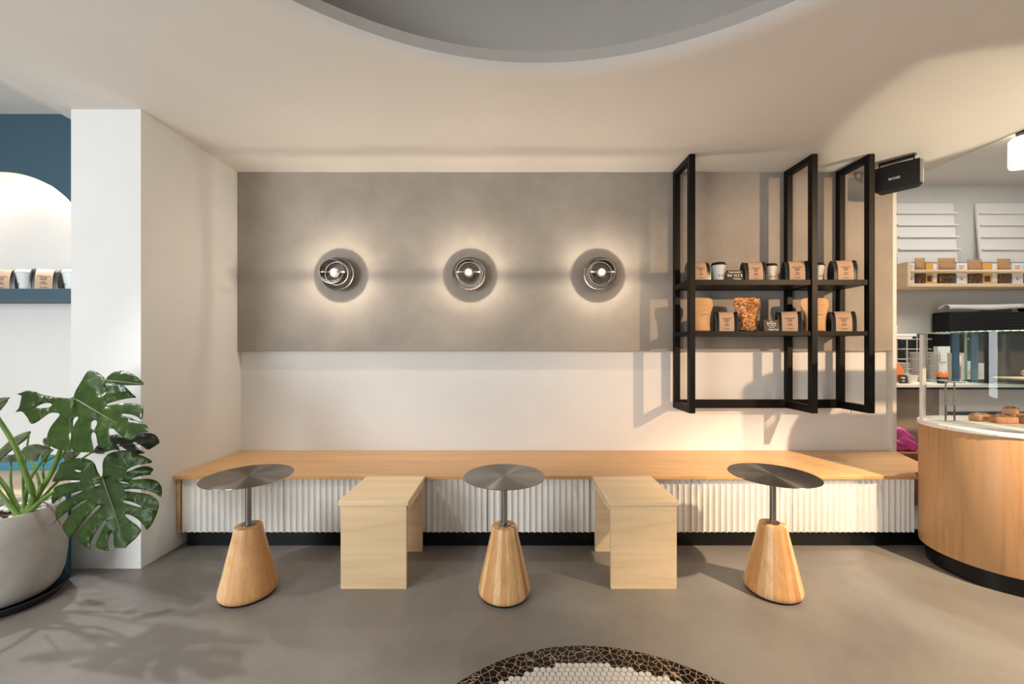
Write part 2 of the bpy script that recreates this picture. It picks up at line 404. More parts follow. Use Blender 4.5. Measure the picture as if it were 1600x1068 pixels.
struct('trim_5', add_box(B(), (-4.5, NY-.004, 0), (-2.396, NY+.3, .535)), M_blue2, 'blue painted band along the wall above the wooden seat')
struct('wall_far_left', add_box(B(), (-4.6, -3, 0), (-4.5, 2.9, 2.75)), M_wall)
# LED behind the arch rim
bm = B(); add_tube(bm, [(AX+(AR-.008)*math.cos(PI*k/40), NY+.185, AZ+(AR-.008)*math.sin(PI*k/40)) for k in range(41)], .005, 6)
led = obj('led_strip', bm, M_led); tag(led, 'warm glowing light strip inside the arched niche', 'light strip')

# black plinth of the bench
struct('baseboard_back', add_box(B(), (-1.965, 2.425, 0), (2.325, 2.45, .088)), M_plinth, 'black plinth under the fluted bench fronts')
struct('baseboard_right', add_box(B(), (2.328, 2.43, 0), (2.6, 2.455, .088)), M_plinth, 'short black plinth piece beside the round counter')

# ---------------------------------------------------------------- bench
HB = .44
poly = [(-2.010, 2.38), (2.452, 2.38), (2.50, 2.445), (2.60, 2.475), (2.77, 2.50), (2.77, 2.69), (2.872, 2.935), (2.84, 2.938), (2.84, 2.978), (-2.010, 2.978)]
bm = add_prism(B(), poly, HB-.022, HB, bev=.002)
tag(obj('bench_top', bm, M_bench), 'long pale oak bench seat running along the back wall', 'bench')
# fluted cabinets
xs = [(284-VX), (443-VX), (602-VX), (761-VX), (921-VX), (1080-VX), (1239-VX), (1398-VX), (1429-VX)]
xs = [v*2.402/F for v in xs]
def flute_front(x0, x1, n):
    bm = B(); zb, zt = .089, .414; y = 2.402
    cols = []
    for i in range(n):
        for j in range(5):
            u = j/5; x = x0+(x1-x0)*(i+u)/n
            cols.append((x, y+.014*math.sin(PI*u)**.75*(1-.45*u)))
    cols.append((x1, y))
    rows = 14; vs = []
    rnd = random.Random(int(x0*1000))
    wob = [[rnd.uniform(-.0008, .0008) for _ in cols] for _ in range(rows+1)]
    for r in range(rows+1):
        z = zb+(zt-zb)*r/rows
        vs.append([bm.verts.new((cx_, cy_+wob[r][i], z)) for i, (cx_, cy_) in enumerate(cols)])
    for r in range(rows):
        for i in range(len(cols)-1):
            f = bm.faces.new((vs[r][i], vs[r][i+1], vs[r+1][i+1], vs[r+1][i])); f.smooth = True
    bk = [[bm.verts.new((x0, 2.42, z)), bm.verts.new((x1, 2.42, z))] for z in (zb, zt)]
    bm.faces.new([bk[0][0], bk[0][1]]+vs[0][::-1]); bm.faces.new(vs[-1]+[bk[1][1], bk[1][0]])
    bm.faces.new([v[0] for v in vs][::-1]+[bk[0][0], bk[1][0]][:0]+[bk[0][0], bk[1][0]]); bm.faces.new([v[-1] for v in vs]+[bk[1][1], bk[0][1]])
    bm.faces.new((bk[0][1], bk[0][0], bk[1][0], bk[1][1]))
    bmesh.ops.recalc_face_normals(bm, faces=bm.faces)
    return bm
where = ['behind the left pedestal table, next to the pillar', 'between the left pedestal table and the left plywood stool', 'just right of the left plywood stool',
         'behind the middle pedestal table, right part', 'partly hidden by the right plywood stool', 'just right of the right plywood stool', 'to the right of the right pedestal table', 'narrow filler piece touching the round counter']
for i in range(8):
    a, b = xs[i]+.0025, xs[i+1]-.0025
    t = thing('fluted_cabinet', 'white plaster fluted cabinet front '+where[i], 'cabinet', ((a+b)/2, 2.42, .089), 0, 'fluted cabinets under the bench')
    bm = flute_front(a, b, 17 if i < 7 else 4); bmesh.ops.translate(bm, vec=(-(a+b)/2, -2.42, -.089), verts=bm.verts)
    obj('fluted_door', bm, M_flute, t, 'auto')
    w = (b-a)/2
    obj('carcass', add_box(B(), (-w, .0305, .0), (w, .53, .328)), M_blackm, t)
# wooden cheek at the far left end
tag(obj('end_panel', add_box(B(), (-2.008, 2.40, .089), (xs[0]-.006, 2.43, .416)), M_bench), 'slim wooden cheek closing the left end of the bench by the pillar', 'panel')

# ---------------------------------------------------------------- pedestal tables
def make_table():
    t = thing('pedestal_table', 'round steel pedestal table on a tapered wooden base, leftmost of three, near the plant', 'table', (-1.283, 1.955, 0), 0, 'pedestal tables in front of the bench')
    bm = add_lathe(B(), [(0, .574), (.198, .574), (.2, .5755), (.198, .577), (0, .577)], 96); obj('tabletop', bm, M_brush, t)
    bm = add_lathe(B(), [(0, .566), (.055, .566), (.055, .5738), (0, .5738)], 32); obj('mounting_plate', bm, M_steel, t)
    bm = add_lathe(B(), [(.0145, .34), (.0145, .566)], 24); obj('pole', bm, M_steel, t, True)
    bm = add_lathe(B(), [(0, .336), (.03, .336), (.03, .341), (.015, .342), (.015, .345), (0, .345)], 32); obj('flange', bm, M_steel, t, 'auto')
    bm = add_lathe(B(), [(0, .335), (.054, .335), (.0585, .333), (.0615, .327), (.068, .29), (.098, .16), (.1245, .045), (.1275, .028), (.126, .016), (.121, .010), (0, .010)], 72)
    obj('wooden_base', bm, M_stave, t, 'auto')
    obj('foot_pad', add_lathe(B(), [(0, 0), (.118, 0), (.118, .0098), (0, .0098)], 48), M_blackm, t)
    return t
tb = make_table()
dup(tb, (-.022, 1.955, 0), .9, 'round steel pedestal table on a tapered wooden base, the middle one between the plywood stools')
dup(tb, (1.314, 1.975, 0), 2.3, 'round steel pedestal table on a tapered wooden base, rightmost of three, below the black shelf')

# ---------------------------------------------------------------- plywood stools
def make_stool():
    t = thing('plywood_stool', 'boxy birch plywood stool left of the middle table, pushed against the bench', 'stool', (-.677, 2.18, 0), 0, 'birch plywood stools')
    w = .1645
    obj('seat', add_box(B(), (-.175, -.20, .418), (.175, .196, .44), .002), M_plytop, t)
    obj('cleat_board', add_box(B(), (-.174, -.175, .392), (.174, .17, .410), .0015), M_plytop, t)
    bm = B(); add_box(bm, (-.16, -.17, .410), (.16, .165, .418)); obj('spacer', bm, M_ply, t)
    obj('side_panel', add_box(B(), (-w, -.195, 0), (w, -.1755, .4175), .0015), M_ply, t)
    obj('side_panel', add_box(B(), (-w, .1705, 0), (w, .19, .4175), .0015), M_ply, t)
    return t
st = make_stool()
dup(st, (.676, 2.18, 0), None, 'boxy birch plywood stool right of the middle table, pushed against the bench')

# ---------------------------------------------------------------- wall lamps
LZ = 1.745
def make_sconce():
    t = thing('wall_lamp', 'round bronze wall lamp with clear glass lens, leftmost of three', 'lamp', (-1.243, PY, LZ), 0, 'round wall lamps on the grey panel')
    obj('back_plate', add_lathe(B(), [(0, 0), (.05, 0), (.05, .03), (.07, .036), (.105, .05), (.12, .058), (.121, .062), (.117, .062), (.10, .052), (.06, .042), (0, .042)], 64, axis='Y'), M_bronze, t, 'auto')
    gl = obj('glass_lens', add_lathe(B(), [(.078, .044), (.083, .08), (.086, .13), (.086, .165), (.082, .172), (.060, .174), (0, .170)], 64, axis='Y'), M_lglass, t, 'auto')
    obj('glass_rim', add_lathe(B(), [(.0835, .164), (.0868, .164), (.0868, .169), (.0835, .1695), (.0835, .164)], 64, axis='Y'), M_steel, gl, 'auto')
    obj('glass_rim', add_lathe(B(), [(.080, .072), (.0845, .072), (.0845, .077), (.080, .077), (.080, .072)], 64, axis='Y'), M_steel, gl, 'auto')
    obj('socket', add_lathe(B(), [(0, .042), (.026, .042), (.026, .10), (.034, .108), (.034, .112), (0, .112)], 32, axis='Y'), M_steel, t, 'auto')
    obj('bulb', add_lathe(B(), [(.010, .1125), (.019, .118), (.023, .126), (.020, .134), (.0105, .138), (.0105, .113)], 32, axis='Y'), M_bulb, t, True)
    obj('bulb_tip', add_lathe(B(), [(.0100, .1125), (.0100, .136), (.007, .1395), (0, .141)], 24, axis='Y'), M_steel, t, True)
    for s in (-1, 1): obj('cross_arm', add_tube(B(), [(s*.030, -.135, 0), (s*.082, -.135, 0)], .006, 8), M_steel, t)
    return t
sc = make_sconce()
dup(sc, (-.286, PY, LZ), None, 'round bronze wall lamp with clear glass lens, the middle of three')
dup(sc, (.660, PY, LZ), None, 'round bronze wall lamp with clear glass lens, nearest the black shelf')
for X in (-1.243, -.286, .660):
    lamp('wall_lamp_light', 'POINT', (X, PY-.152, LZ), None, 8.2, (1, .87, .70), shadow_soft_size=.008)

# ---------------------------------------------------------------- black wall shelf
def make_rack():
    t = thing('wall_shelf', 'black steel ceiling-hung shelf rack with coffee bags on the back wall', 'shelf', (1.83, 2.80, .768))
    O = Vector((1.83, 2.80, .768)); h = .0195
    def bx(name, lo, hi, b=.0015):
        lo = Vector(lo)-O; hi = Vector(hi)-O
        return obj(name, add_box(B(), lo, hi, b), M_black, t)
    yf, yb = 2.68, 2.915; z0, z1 = .768, CZ-.002
    X = (1.232, 2.053, 2.436)
    for x in X:
        bx('post', (x-h, yf-h, z0), (x+h, yf+h, z1)); bx('post', (x-h, yb-h, z0), (x+h, yb+h, z1))
        bx('top_bar', (x-h, yf+h, z1-.04), (x+h, yb-h, z1)); bx('bottom_bar', (x-h, yf+h, z0), (x+h, yb-h, z0+.05))
    for a, b in ((0, 1), (1, 2)):
        bx('rear_rail', (X[a]+h, yb-.012, z0), (X[b]-h, yb+.012, z0+.062))
        bx('shelf_board', (X[a]+h, yf-.012, 1.630), (X[b]-h, yb+.018, 1.667))
        bx('shelf_board', (X[a]+h, yf-.012, 1.290), (X[b]-h, yb+.018, 1.320))
    for x in X[:1]:
        for z in ((1.630, 1.667), (1.290, 1.320)): bx('side_bar', (x-h*.9, yf+h, z[0]), (x+h*.9, yb-h, z[1]))
    return t
make_rack()
Z1, Z2 = 1.6675, 1.3205

def bag_mesh(w, h, d, x0, x1, off=0.0, n=10):
    """arch profile extruded along X between x0..x1"""
    bm = B(); prof = []
    pr = [(-d/2, 0), (-d/2*1.02, h*.35), (-d/2*.92, h*.62), (-d/2*.72, h*.82), (-d/2*.42, h*.95), (0, h), (d/2*.42, h*.95), (d/2*.72, h*.82), (d/2*.92, h*.62), (d/2*1.02, h*.35), (d/2, 0)]
    pr = [(y*(1+off), z+(off*.03 if z > 0 else 0)) for y, z in pr]
    K = 6; vs = []
    for k in range(K+1):
        x = x0+(x1-x0)*k/K
        vs.append([bm.verts.new((x, y, z)) for y, z in pr])
    for k in range(K):
        for i in range(len(pr)-1):
            f = bm.faces.new((vs[k][i], vs[k][i+1], vs[k+1][i+1], vs[k+1][i])); f.smooth = True
    return bm, vs
def make_bag(label, group, loc, rz, w=.134, h=.131, d=.080):
    t = thing('coffee_bag', label, 'coffee bag', loc, rz, group)
    bm, vs = bag_mesh(w, h, d, -w/2, w/2)
    # pinched side faces with a crease
    for ring, s in ((vs[0], -1), (vs[-1], 1)):
        c = bm.verts.new((s*(w/2-.014), 0, h*.45)); c2 = bm.verts.new((s*(w/2-.003), 0, 0))
        for i in range(len(ring)-1): bm.faces.new((ring[i], ring[i+1], c))
        bm.faces.new((ring[-1], c2, c)); bm.faces.new((c2, ring[0], c))
    bm.faces.new([v for r in vs for v in (r[0],)]+[v for v in [r[-1] for r in vs][::-1]])
    bmesh.ops.recalc_face_normals(bm, faces=bm.faces)
    obj('pouch', bm, M_foilbag, t, 'auto')
    for s in (-1, 1):
        q, _ = bag_mesh(w, h+.004, d+.006, s*w/2-.004, s*w/2+.004); obj('seam', q, mat_seam, t, 'auto')
    lw = w*.68
    bm, vs = bag_mesh(w, h+.0035, d+.004, -lw/2, lw/2)
    lb = obj('paper_band', bm, M_label, t, True)
    bm = B(); yf = -(d+.004)/2*1.02-.0012; sl = Matrix.Rotation(math.radians(2), 4, 'X')
    for s, sz, z in (('SUPERNATURAL', .0080, .080), ('HOUSE', .0088, .071), ('BLEND', .0088, .062), ('BRAZIL', .0055, .048), ('ETHIOPIA', .0055, .042), ('WHOLE BEAN', .0055, .036), ('250 GRAM', .007, .016)):
        yy = yf if z < h*.4 else yf*(1.0-.0) + (max(0, z-h*.35)/(h*.27))**1.2*d*.05*1.0
        add_text(bm, s, sz, (0, min(yy, -d/2*.93-.003), z*h/.122), sl)
    obj('lettering', bm, M_ink, lb)
    return t
mat_seam = mat('bag_seam', lin(60, 62, 62), .25)
def make_cup(label, group, loc, rz, h=.128, lid='black', txt='S U P'):
    t = thing('paper_cup', label, 'cup', loc, rz, group)
    r0, r1 = .030, .0455; hb = h-.016
    obj('cup_body', add_lathe(B(), [(0, .002), (r0-.002, .002), (r0, 0), (r0+.0005, .002), (r1, hb), (r1-.002, hb), (r0, .006), (0, .006)], 40), M_cupbody, t, 'auto')
    ml = M_blackm if lid == 'black' else M_paper
    obj('lid', add_lathe(B(), [(r1+.0008, hb-.003), (r1+.0035, hb-.002), (r1+.0035, hb+.003), (r1, hb+.004), (r1-.003, hb+.014), (r1-.006, hb+.016), (r1-.008, hb+.010), (0, hb+.010)], 40), ml, t, 'auto')
    q = text_bm(txt, .0215)
    bb = B()
    join(bb, q)
    bmesh.ops.subdivide_edges(bb, edges=bb.edges, cuts=1)
    for v_ in bb.verts:
        x, y = v_.co.x*.95, v_.co.y+.034; r = r0+(r1-r0)*y/hb+.0008
        a = -PI/2+x/r; v_.co = (r*math.cos(a), r*math.sin(a), y)
    obj('lettering', bb, M_ink, t)
    q = text_bm('COFFEE AND MORE', .0065); bb = B(); join(bb, q, 0, Matrix.Rotation(PI/2, 4, 'Z'))
    for v_ in bb.verts:
        x, y = v_.co.x+.014, v_.co.y+.066; r = r0+(r1-r0)*y/hb+.0008
        a = -PI/2+x/r; v_.co = (r*math.cos(a), r*math.sin(a), y)
    obj('lettering', bb, M_ink, t)
    return t
GB, GC = 'coffee bags on the black shelf', 'paper cups on the black shelf'
def at(xp, d=2.745): return (xp-VX)*d/F
make_bag('black coffee bag with kraft band, at the left end of the upper shelf', GB, (at(1090), 2.75, Z1), .12)
make_bag('black coffee bag with kraft band, right of the chalk card on the upper shelf', GB, (at(1178), 2.755, Z1), -.12)
make_bag('black coffee bag with kraft band, upper shelf, just left of the middle post', GB, (at(1242), 2.745, Z1), -.28, h=.136)
make_bag('black coffee bag with kraft band, far right on the upper shelf', GB, (at(1317), 2.75, Z1), -.22, h=.142)
make_bag('black coffee bag with kraft band, between the kraft pouch and the crinkled copper pouch', GB, (at(1134), 2.75, Z2), -.3, h=.134)
make_bag('black coffee bag with kraft band, bulging, right of the chalk card on the lower shelf', GB, (at(1234), 2.76, Z2), -.42, h=.137, d=.095)
make_bag('black coffee bag with kraft band, far right on the lower shelf', GB, (at(1316), 2.755, Z2), -.35, h=.137, d=.09)
make_cup('white paper cup with black lid, left of the upper chalk card', GC, (at(1123), 2.75, Z1), .18)
make_cup('white paper cup with black lid, in the middle of the upper shelf', GC, (at(1209), 2.79, Z1), .1)
make_cup('white paper cup with black lid, half behind the middle post of the shelf', GC, (at(1280), 2.77, Z1), -.05)
def make_card(label, loc, rz, lines, w=.112, h=.075):
    t = thing('chalk_card', label, 'sign', loc, rz, 'chalk price cards on the black shelf')
    T = Matrix.Rotation(math.radians(-9), 4, 'X')
    bm = add_box(B(), (-w/2, 0, 0), (w/2, .004, h), 0, 0, T); obj('card', bm, M_chalkb, t)
    bm = B()
    for s, sz, x, z in lines:
        add_text(bm, s, sz, T @ Vector((x, -.0012, z)), T)
    obj('lettering', bm, M_chalk, t)
    bm = add_box(B(), (-.012, .012, 0), (.012, .03, .008)); obj('foot', bm, M_chalkb, t)
    return t
make_card('small black card with three lines of chalk writing on the upper shelf', (at(1149, 2.72), 2.72, Z1), 0, [('Supremeul', .019, 0, .062), ('Bol 16.5 $', .025, 0, .038), ('170/6m', .018, .012, .014)])
make_card('small black card with five lines of chalk writing on the lower shelf', (at(1206.5, 2.71), 2.71, Z2), 0, [('keto', .012, 0, .069), ('Brittania', .018, 0, .056), ('The balanced', .0115, 0, .041), ('berry fix', .0105, 0, .028), ('Sugar.Free', .0155, .01, .013)], .105, .08)

def make_pouch(label, loc, rz, foil=False, w=.185, h=.236):
    t = thing('stand_up_pouch', label, 'pouch', loc, rz, 'stand-up pouches on the lower shelf')
    rows = [(0, .40, .030), (.06, .37, .033), (.25, .36, .034), (.45, .38, .030), (.6, .43, .022), (.74, .51, .012), (.80, .51, .006), (.9, .49, .003), (1.0, .47, .0015)]
    bm = B(); n = 24; rings = []; rnd = random.Random(hash(label) % 1000 if False else len(label))
    for zf, wf, dd in rows:
        z = zf*h; hw = wf*w; ring = []
        for k in range(n):
            a = 2*PI*k/n; x = hw*(abs(math.cos(a))**.7)*(1 if math.cos(a) >= 0 else -1); y = dd*math.sin(a)
            if 0 < zf < .8:
                y += rnd.uniform(-.004, .004)*(2 if foil else .6); x += rnd.uniform(-.002, .002)
            ring.append(bm.verts.new((x, y, z+(.004*math.cos(a)**2 if zf == 1 else 0))))
        rings.append(ring)
    for a, b in zip(rings, rings[1:]):
        for k in range(n): bm.faces.new((a[k], a[(k+1) % n], b[(k+1) % n], b[k]))
    bm.faces.new(rings[0][::-1]); bm.faces.new(rings[-1])
    bmesh.ops.recalc_face_normals(bm, faces=bm.faces)
    o = obj('pouch_body', bm, M_foil if foil else M_kraft, t, True)
    md = o.modifiers.new('sub', 'SUBSURF'); md.levels = 2; md.render_levels = 2
    if not foil:
        bm = B(); M = Matrix.Translation((.012, -.0355, h*.49)) @ XZ
        ringb = B()
        for r0_, r1_ in ((.0295, .0305),):
            va = [ringb.verts.new((r0_*math.cos(2*PI*k/40), r0_*math.sin(2*PI*k/40), 0)) for k in range(40)]
            vb = [ringb.verts.new((r1_*math.cos(2*PI*k/40), r1_*math.sin(2*PI*k/40), 0)) for k in range(40)]
            for k in range(40): ringb.faces.new((va[k], vb[k], vb[(k+1) % 40], va[(k+1) % 40]))
        join(bm, ringb, 0, M); add_text(bm, 'GRANOLA', .009, (.012, -.036, h*.49))
        obj('lettering', bm, M_ink, t)
    return t
M_foil = mat('gold_foil', rough=.22, metal=.75)
v = coords(M_foil); nn = noise(M_foil, v, 26, 4, .6, 1.6)
ln(M_foil, ramp(M_foil, nn, [(.35, lin(112, 74, 42)), (.55, lin(180, 132, 86)), (.75, lin(226, 192, 146))]), bsdf(M_foil).inputs['Base Color'])
bump(M_foil, nn, 1.0, .012)
make_pouch('tall kraft stand-up pouch with round stamp, at the left end of the lower shelf', (at(1096), 2.76, Z2), .12, w=.185)
make_pouch('crinkled copper see-through pouch full of granola on the lower shelf', (at(1169), 2.76, Z2), -.05, True, w=.185, h=.24)
make_pouch('tall kraft stand-up pouch with round stamp, behind the middle post on the lower shelf', (at(1277), 2.77, Z2), -.05, w=.19)

# switch plate
t = thing('switch_plate', 'white wall switch plate below the black shelf', 'switch', (2.635, WY, .70))
obj('plate', add_box(B(), (-.066, -.009, -.01), (.066, -.0005, .075), .002), M_white, t)
obj('rocker', add_box(B(), (-.05, -.013, .005), (-.003, -.0095, .062), .001), M_white, t)
obj('rocker', add_box(B(), (.003, -.013, .005), (.05, -.0095, .062), .001), M_white, t)

# ---------------------------------------------------------------- ceiling speaker
A = Vector((2.575, 2.80)); Bp = Vector((2.715, 2.62)); ang = math.atan2(Bp.y-A.y, Bp.x-A.x); Lx = (Bp-A).length
t = thing('ceiling_speaker', 'black box speaker on a bracket under the ceiling beside the shelf', 'speaker', (A.x, A.y, 2.30), ang)
pts = [(0, 0), (Lx*.5, -.012), (Lx, 0), (Lx+.004, .06), (Lx*.92, .115), (.02, .115)]
obj('cabinet', add_prism(B(), pts, .001, .166, bev=.006), M_blackm, t, 'auto')
q = B(); add_prism(q, [(Lx+.0005, .0), (Lx+.012, .02), (Lx+.013, .05), (Lx+.006, .075), (Lx+.0045, .06)], .006, .160, bev=.002)
obj('end_cap', q, mat('speaker_cap', lin(120, 122, 116), .4), t)
q = B(); add_text(q, 'BOSE', .020, (Lx*.47, -.0155, .064), Matrix.Rotation(math.radians(1), 4, 'Z') @ Matrix.Shear('XZ', 4, (.35, 0)) if False else None, 1.25)
obj('lettering', q, mat('silver_letter', lin(215, 212, 205), .35), t)
q = B(); add_box(q, (.02, .03, .196), (Lx-.03, .06, .2075)); add_box(q, (.02, .035, .160), (.026, .055, .196)); add_box(q, (Lx-.036, .035, .160), (Lx-.03, .055, .196))
obj('bracket', q, M_black, t)

# ---------------------------------------------------------------- round counter
CX, CY = 2.638, 2.14; XE = 4.6
def capsule(R, n=28):
    pts = [(CX+R*math.cos(PI/2+PI*k/n), CY+R*math.sin(PI/2+PI*k/n)) for k in range(n+1)]
    return pts+[(XE, CY-R), (XE, CY+R)]
t = thing('service_counter', 'round-ended oak service counter with marble top', 'counter', (0, 0, 0))
obj('counter_front', add_prism(B(), capsule(.30), .095, .768, bev=.002), M_counterw, t, 'auto')
obj('worktop', add_prism(B(), capsule(.306), .7685, .792, bev=.005), M_marble, t, 'auto')
obj('plinth', add_prism(B(), capsule(.272), 0, .0945), M_plinth, t, 'auto')
# glass case
t = thing('glass_display_case', 'curved glass pastry case standing on the marble counter', 'display case', (CX, CY, .792))
def arc(R, a0, a1, n=24): return [(R*math.cos(a0+(a1-a0)*k/n), R*math.sin(a0+(a1-a0)*k/n)) for k in range(n+1)]
a0 = math.radians(143.6); line = arc(.285, a0, 1.5*PI)+[(XE-CX-.05, -.285)]
def sheet(line, z0, z1, th=.004):
    bm = B(); ins = []
    for x, y in line: ins.append((x, y))
    a = [[bm.verts.new((x, y, z)) for z in (z0, z1)] for x, y in ins]
    for p, q in zip(a, a[1:]):
        f = bm.faces.new((p[0], q[0], q[1], p[1])); f.smooth = True
    return bm
GT = .500
obj('curved_glass', sheet(line, .0005, GT-.006), M_glass, t)
topp = line+[(XE-CX-.05, .17)]
bm = add_prism(B(), topp, GT-.006, GT); obj('top_glass', bm, [M_glass], t)
bm = B()
for (x, y), (x2, y2) in zip(line, line[1:]): add_tube(bm, [(x, y, GT-.003), (x2, y2, GT-.003)], .003, 4)
obj('glass_edge', bm, M_edge, t, label='pale green edge of the top glass')
bm = add_prism(B(), [(-.19, .17), (-.19, -.16), (-.10, -.235), (XE-CX-.06, -.235), (XE-CX-.06, .17)], .226, .232); obj('glass_shelf', bm, M_glass, t)
bm = B(); add_tube(bm, [(-.19, .17, .229), (-.19, -.16, .229), (-.10, -.235, .229), (1.5, -.235, .229)], .003, 4); obj('glass_edge', bm, M_edge, t)
bm = add_box(B(), (line[0][0]-.010, line[0][1]-.010, 0), (line[0][0]+.010, line[0][1]+.010, GT-.007), .002); obj('corner_post', bm, M_white, t)
bm = add_box(B(), (.008, -.20, .233), (.014, .16, GT-.007)); obj('divider_glass', bm, M_glass, t)
bm = B(); add_tube(bm, [(.011, -.20, .234), (.011, -.20, GT-.008)], .005, 6); add_tube(bm, [(.011, .16, .234), (.011, .16, GT-.008)], .006, 6); obj('glass_edge', bm, M_edge, t)
bm = add_box(B(), (.05, .165, .233), (.09, .17, GT-.007)); add_box(bm, (-.06, .165, .233), (-.02, .17, GT-.007)); obj('blue_reflection_strip', bm, M_bluestrip, t).name = 'painted_blue_reflection'  # solid blue strips painted in place of reflections in the glass
for xx in (-.10, -.15): obj('shelf_support', add_tube(B(), [(xx, .12, .0005), (xx, .12, .225)], .004, 8), M_steel, t)

# pastries on the marble inside the case
M_crust = cement('pastry_crust', lin(186, 122, 76), lin(218, 168, 120), 30, .6, .6)
M_choc = cement('chocolate_crumb', lin(110, 64, 38), lin(214, 170, 122), 40, .6, .8)
def pastry(loc, rz, s=1, tilt=0, label=''):
    t = thing('cake_slice', label, 'pastry', loc, rz, 'cake slices on the marble top')
    rnd = random.Random(int(loc[0]*1000))
    bm = add_box(B(), (-.05*s, -.024, 0), (.05*s, .024, .034), .004); 
    for v_ in bm.verts: v_.co.x += rnd.uniform(-.002, .002)
    o = obj('sponge', bm, M_crust, t, 'auto'); 
    bm = B()
    for k in range(7):
        M = Matrix.Translation((-.038*s+.0125*s*k, rnd.uniform(-.006, .006), .0342)) @ Matrix.Rotation(rnd.uniform(-.5, .5), 4, 'Z') @ Matrix.Diagonal((.011*s, .017, rnd.uniform(.006, .011), 1))
        q = bmesh.new(); bmesh.ops.create_icosphere(q, subdivisions=2, radius=1); 
        for v_ in q.verts:
            if v_.co.z < 0: v_.co.z = 0
        join(bm, q, 0, M)
    obj('topping', bm, M_choc, t, True)
    t.rotation_euler = (0, tilt, rz)
    return t
zc = .7935
spots = [(2.69, 2.265, .2, 'at the left end of the row'), (2.735, 2.195, -.15, 'in front on the left'), (2.82, 2.255, .3, 'behind, mid pile'), (2.86, 2.17, -.1, 'in front at the frame edge'),
         (2.93, 2.25, .1, 'at the back by the frame edge')]
for x, y, r, w in spots: pastry((x, y, zc), r, 1, 0, 'orange-brown nut cake slice inside the glass case, '+w)
pastry((2.80, 2.214, zc+.046), .5, .9, 0, 'orange-brown cake slice lying on top of the other cake slices')
# board + croissant on glass shelf
t = thing('serving_board', 'pale serving board on the glass shelf of the case', 'board', (2.83, 2.15, .792+.2325))
obj('board', add_box(B(), (-.10, -.09, .012), (.30, .09, .02), .003), M_pine, t); obj('board_base', add_box(B(), (-.05, -.06, 0), (.25, .06, .0115)), M_blackm, t)
bm = B(); n = 14; pts = []; rr = []
for k in range(n+1):
    a = PI*(.1+.8*k/n); pts.append((.06*math.cos(a), .03*math.sin(a), .02)); rr.append(.004+.02*math.sin(PI*k/n)*(1+.12*(k % 2)))
add_tube(bm, pts, rr, 12)
o = obj('croissant', bm, M_crust, None, True); o.location = (2.83+.04, 2.15, .792+.2325+.0205+.004); tag(o, 'golden croissant on the serving board in the glass case', 'pastry')

# ---------------------------------------------------------------- kitchen behind the counter
KD = 3.4; KH = .90
t = thing('back_counter', 'kitchen back counter with thick white worktop', 'counter', (0, 0, 0))
obj('worktop', add_box(B(), (2.95, KD, KH-.03), (5.55, 3.98, KH), .003), M_paper, t)
obj('drip_edge', add_box(B(), (2.95, KD+.01, KH-.045), (5.55, KD+.03, KH-.0305)), M_blackm, t)
t = thing('base_cabinet', 'grey-brown laminate base cabinet left of the undercounter fridge', 'cabinet', (0, 0, 0))
obj('body', add_box(B(), (2.96, KD+.035, .08), (3.72, 3.95, KH-.046)), M_brown, t)
t = thing('undercounter_fridge', 'white framed undercounter fridge with grey drawers below the back counter', 'fridge', (0, 0, 0))
obj('frame', add_box(B(), (3.73, KD+.04, .08), (5.5, 3.95, KH-.05)), M_white, t)
obj('recess_panel', add_box(B(), (3.80, KD+.02, .20), (5.45, KD+.039, .66)), mat('fridge_dark', lin(70, 70, 70), .35), t)
for k, xk in enumerate((3.86, 4.45)):
    d_ = obj('drawer', add_box(B(), (xk, KD+.002, .50), (xk+.53, KD+.019, .625), .003), mat('fridge_steel', lin(150, 152, 150), .3, .8), t)
    obj('handle', add_box(B(), (xk+.03, KD-.010, .60), (xk+.5, KD+.0015, .61)), M_steel, d_)
# oven
t = thing('countertop_oven', 'wide black countertop oven with dark glass front', 'oven', (4.245, 3.79, KH), 0)
obj('housing', add_box(B(), (0, .03, .02), (1.3, .19, .66), .008), M_blackm, t)
obj('door_glass', add_box(B(), (.03, .012, .06), (1.27, .0295, .46), .003), mat('oven_glass', lin(26, 25, 24), .08), t)
bm = B()
for k in range(4):
    for i in range(3): add_box(bm, (.55+i*.19, .024, .50+k*.03), (.70+i*.19, .0295, .506+k*.03), .001)
obj('vent_slots', bm, mat('vent_slot', lin(44, 44, 46), .4), t)
for xk in (.06, 1.18): obj('foot', add_box(B(), (xk, .06, 0), (xk+.05, .18, .0195)), M_blackm, t)
obj('badge', add_box(B(), (.13, .008, .385), (.165, .0115, .41)), mat('badge_grey', lin(120, 120, 120), .4), t)
# cloth roll / papers / pan on oven
bm = B(); z = KH+.66+.002
nx = 24; g_ = []
for i in range(nx+1):
    u = i/nx; row = []
    for j in range(9):
        w_ = j/8; a = w_*PI*1.25
        row.append(bm.verts.new((4.22+u*.74+.03*w_, 3.86+.04*math.cos(a)+.008*math.sin(9*u), z+.034+.03*math.sin(a-.2)+.006*math.sin(7*u+1)*w_+u*.01)))
    g_.append(row)
for i in range(nx):
    for j in range(8): f = bm.faces.new((g_[i][j], g_[i+1][j], g_[i+1][j+1], g_[i][j+1])); f.smooth = True
o = obj('paper_roll', bm, M_paper); md = o.modifiers.new('thick', 'SOLIDIFY'); md.thickness = .003
tag(o, 'rolled white baking paper lying on top of the black oven', 'paper')
o = obj('baking_tray', add_box(B(), (4.72, 3.925, z), (4.98, 3.978, z+.05), .006), mat('tray_grey', lin(120, 112, 102), .5)); tag(o, 'shallow grey baking tray on the oven behind the paper roll', 'tray')
bm = add_lathe(B(), [(0, 0), (.06, 0), (.08, .02), (.078, .05), (.055, .07), (.02, .078), (0, .08)], 32)
o = obj('black_dome_lid', bm, M_blackm, None, True); o.location = (5.08, 3.865, z+.0005); tag(o, 'round black dome lid standing on the oven at the right frame edge', 'lid')

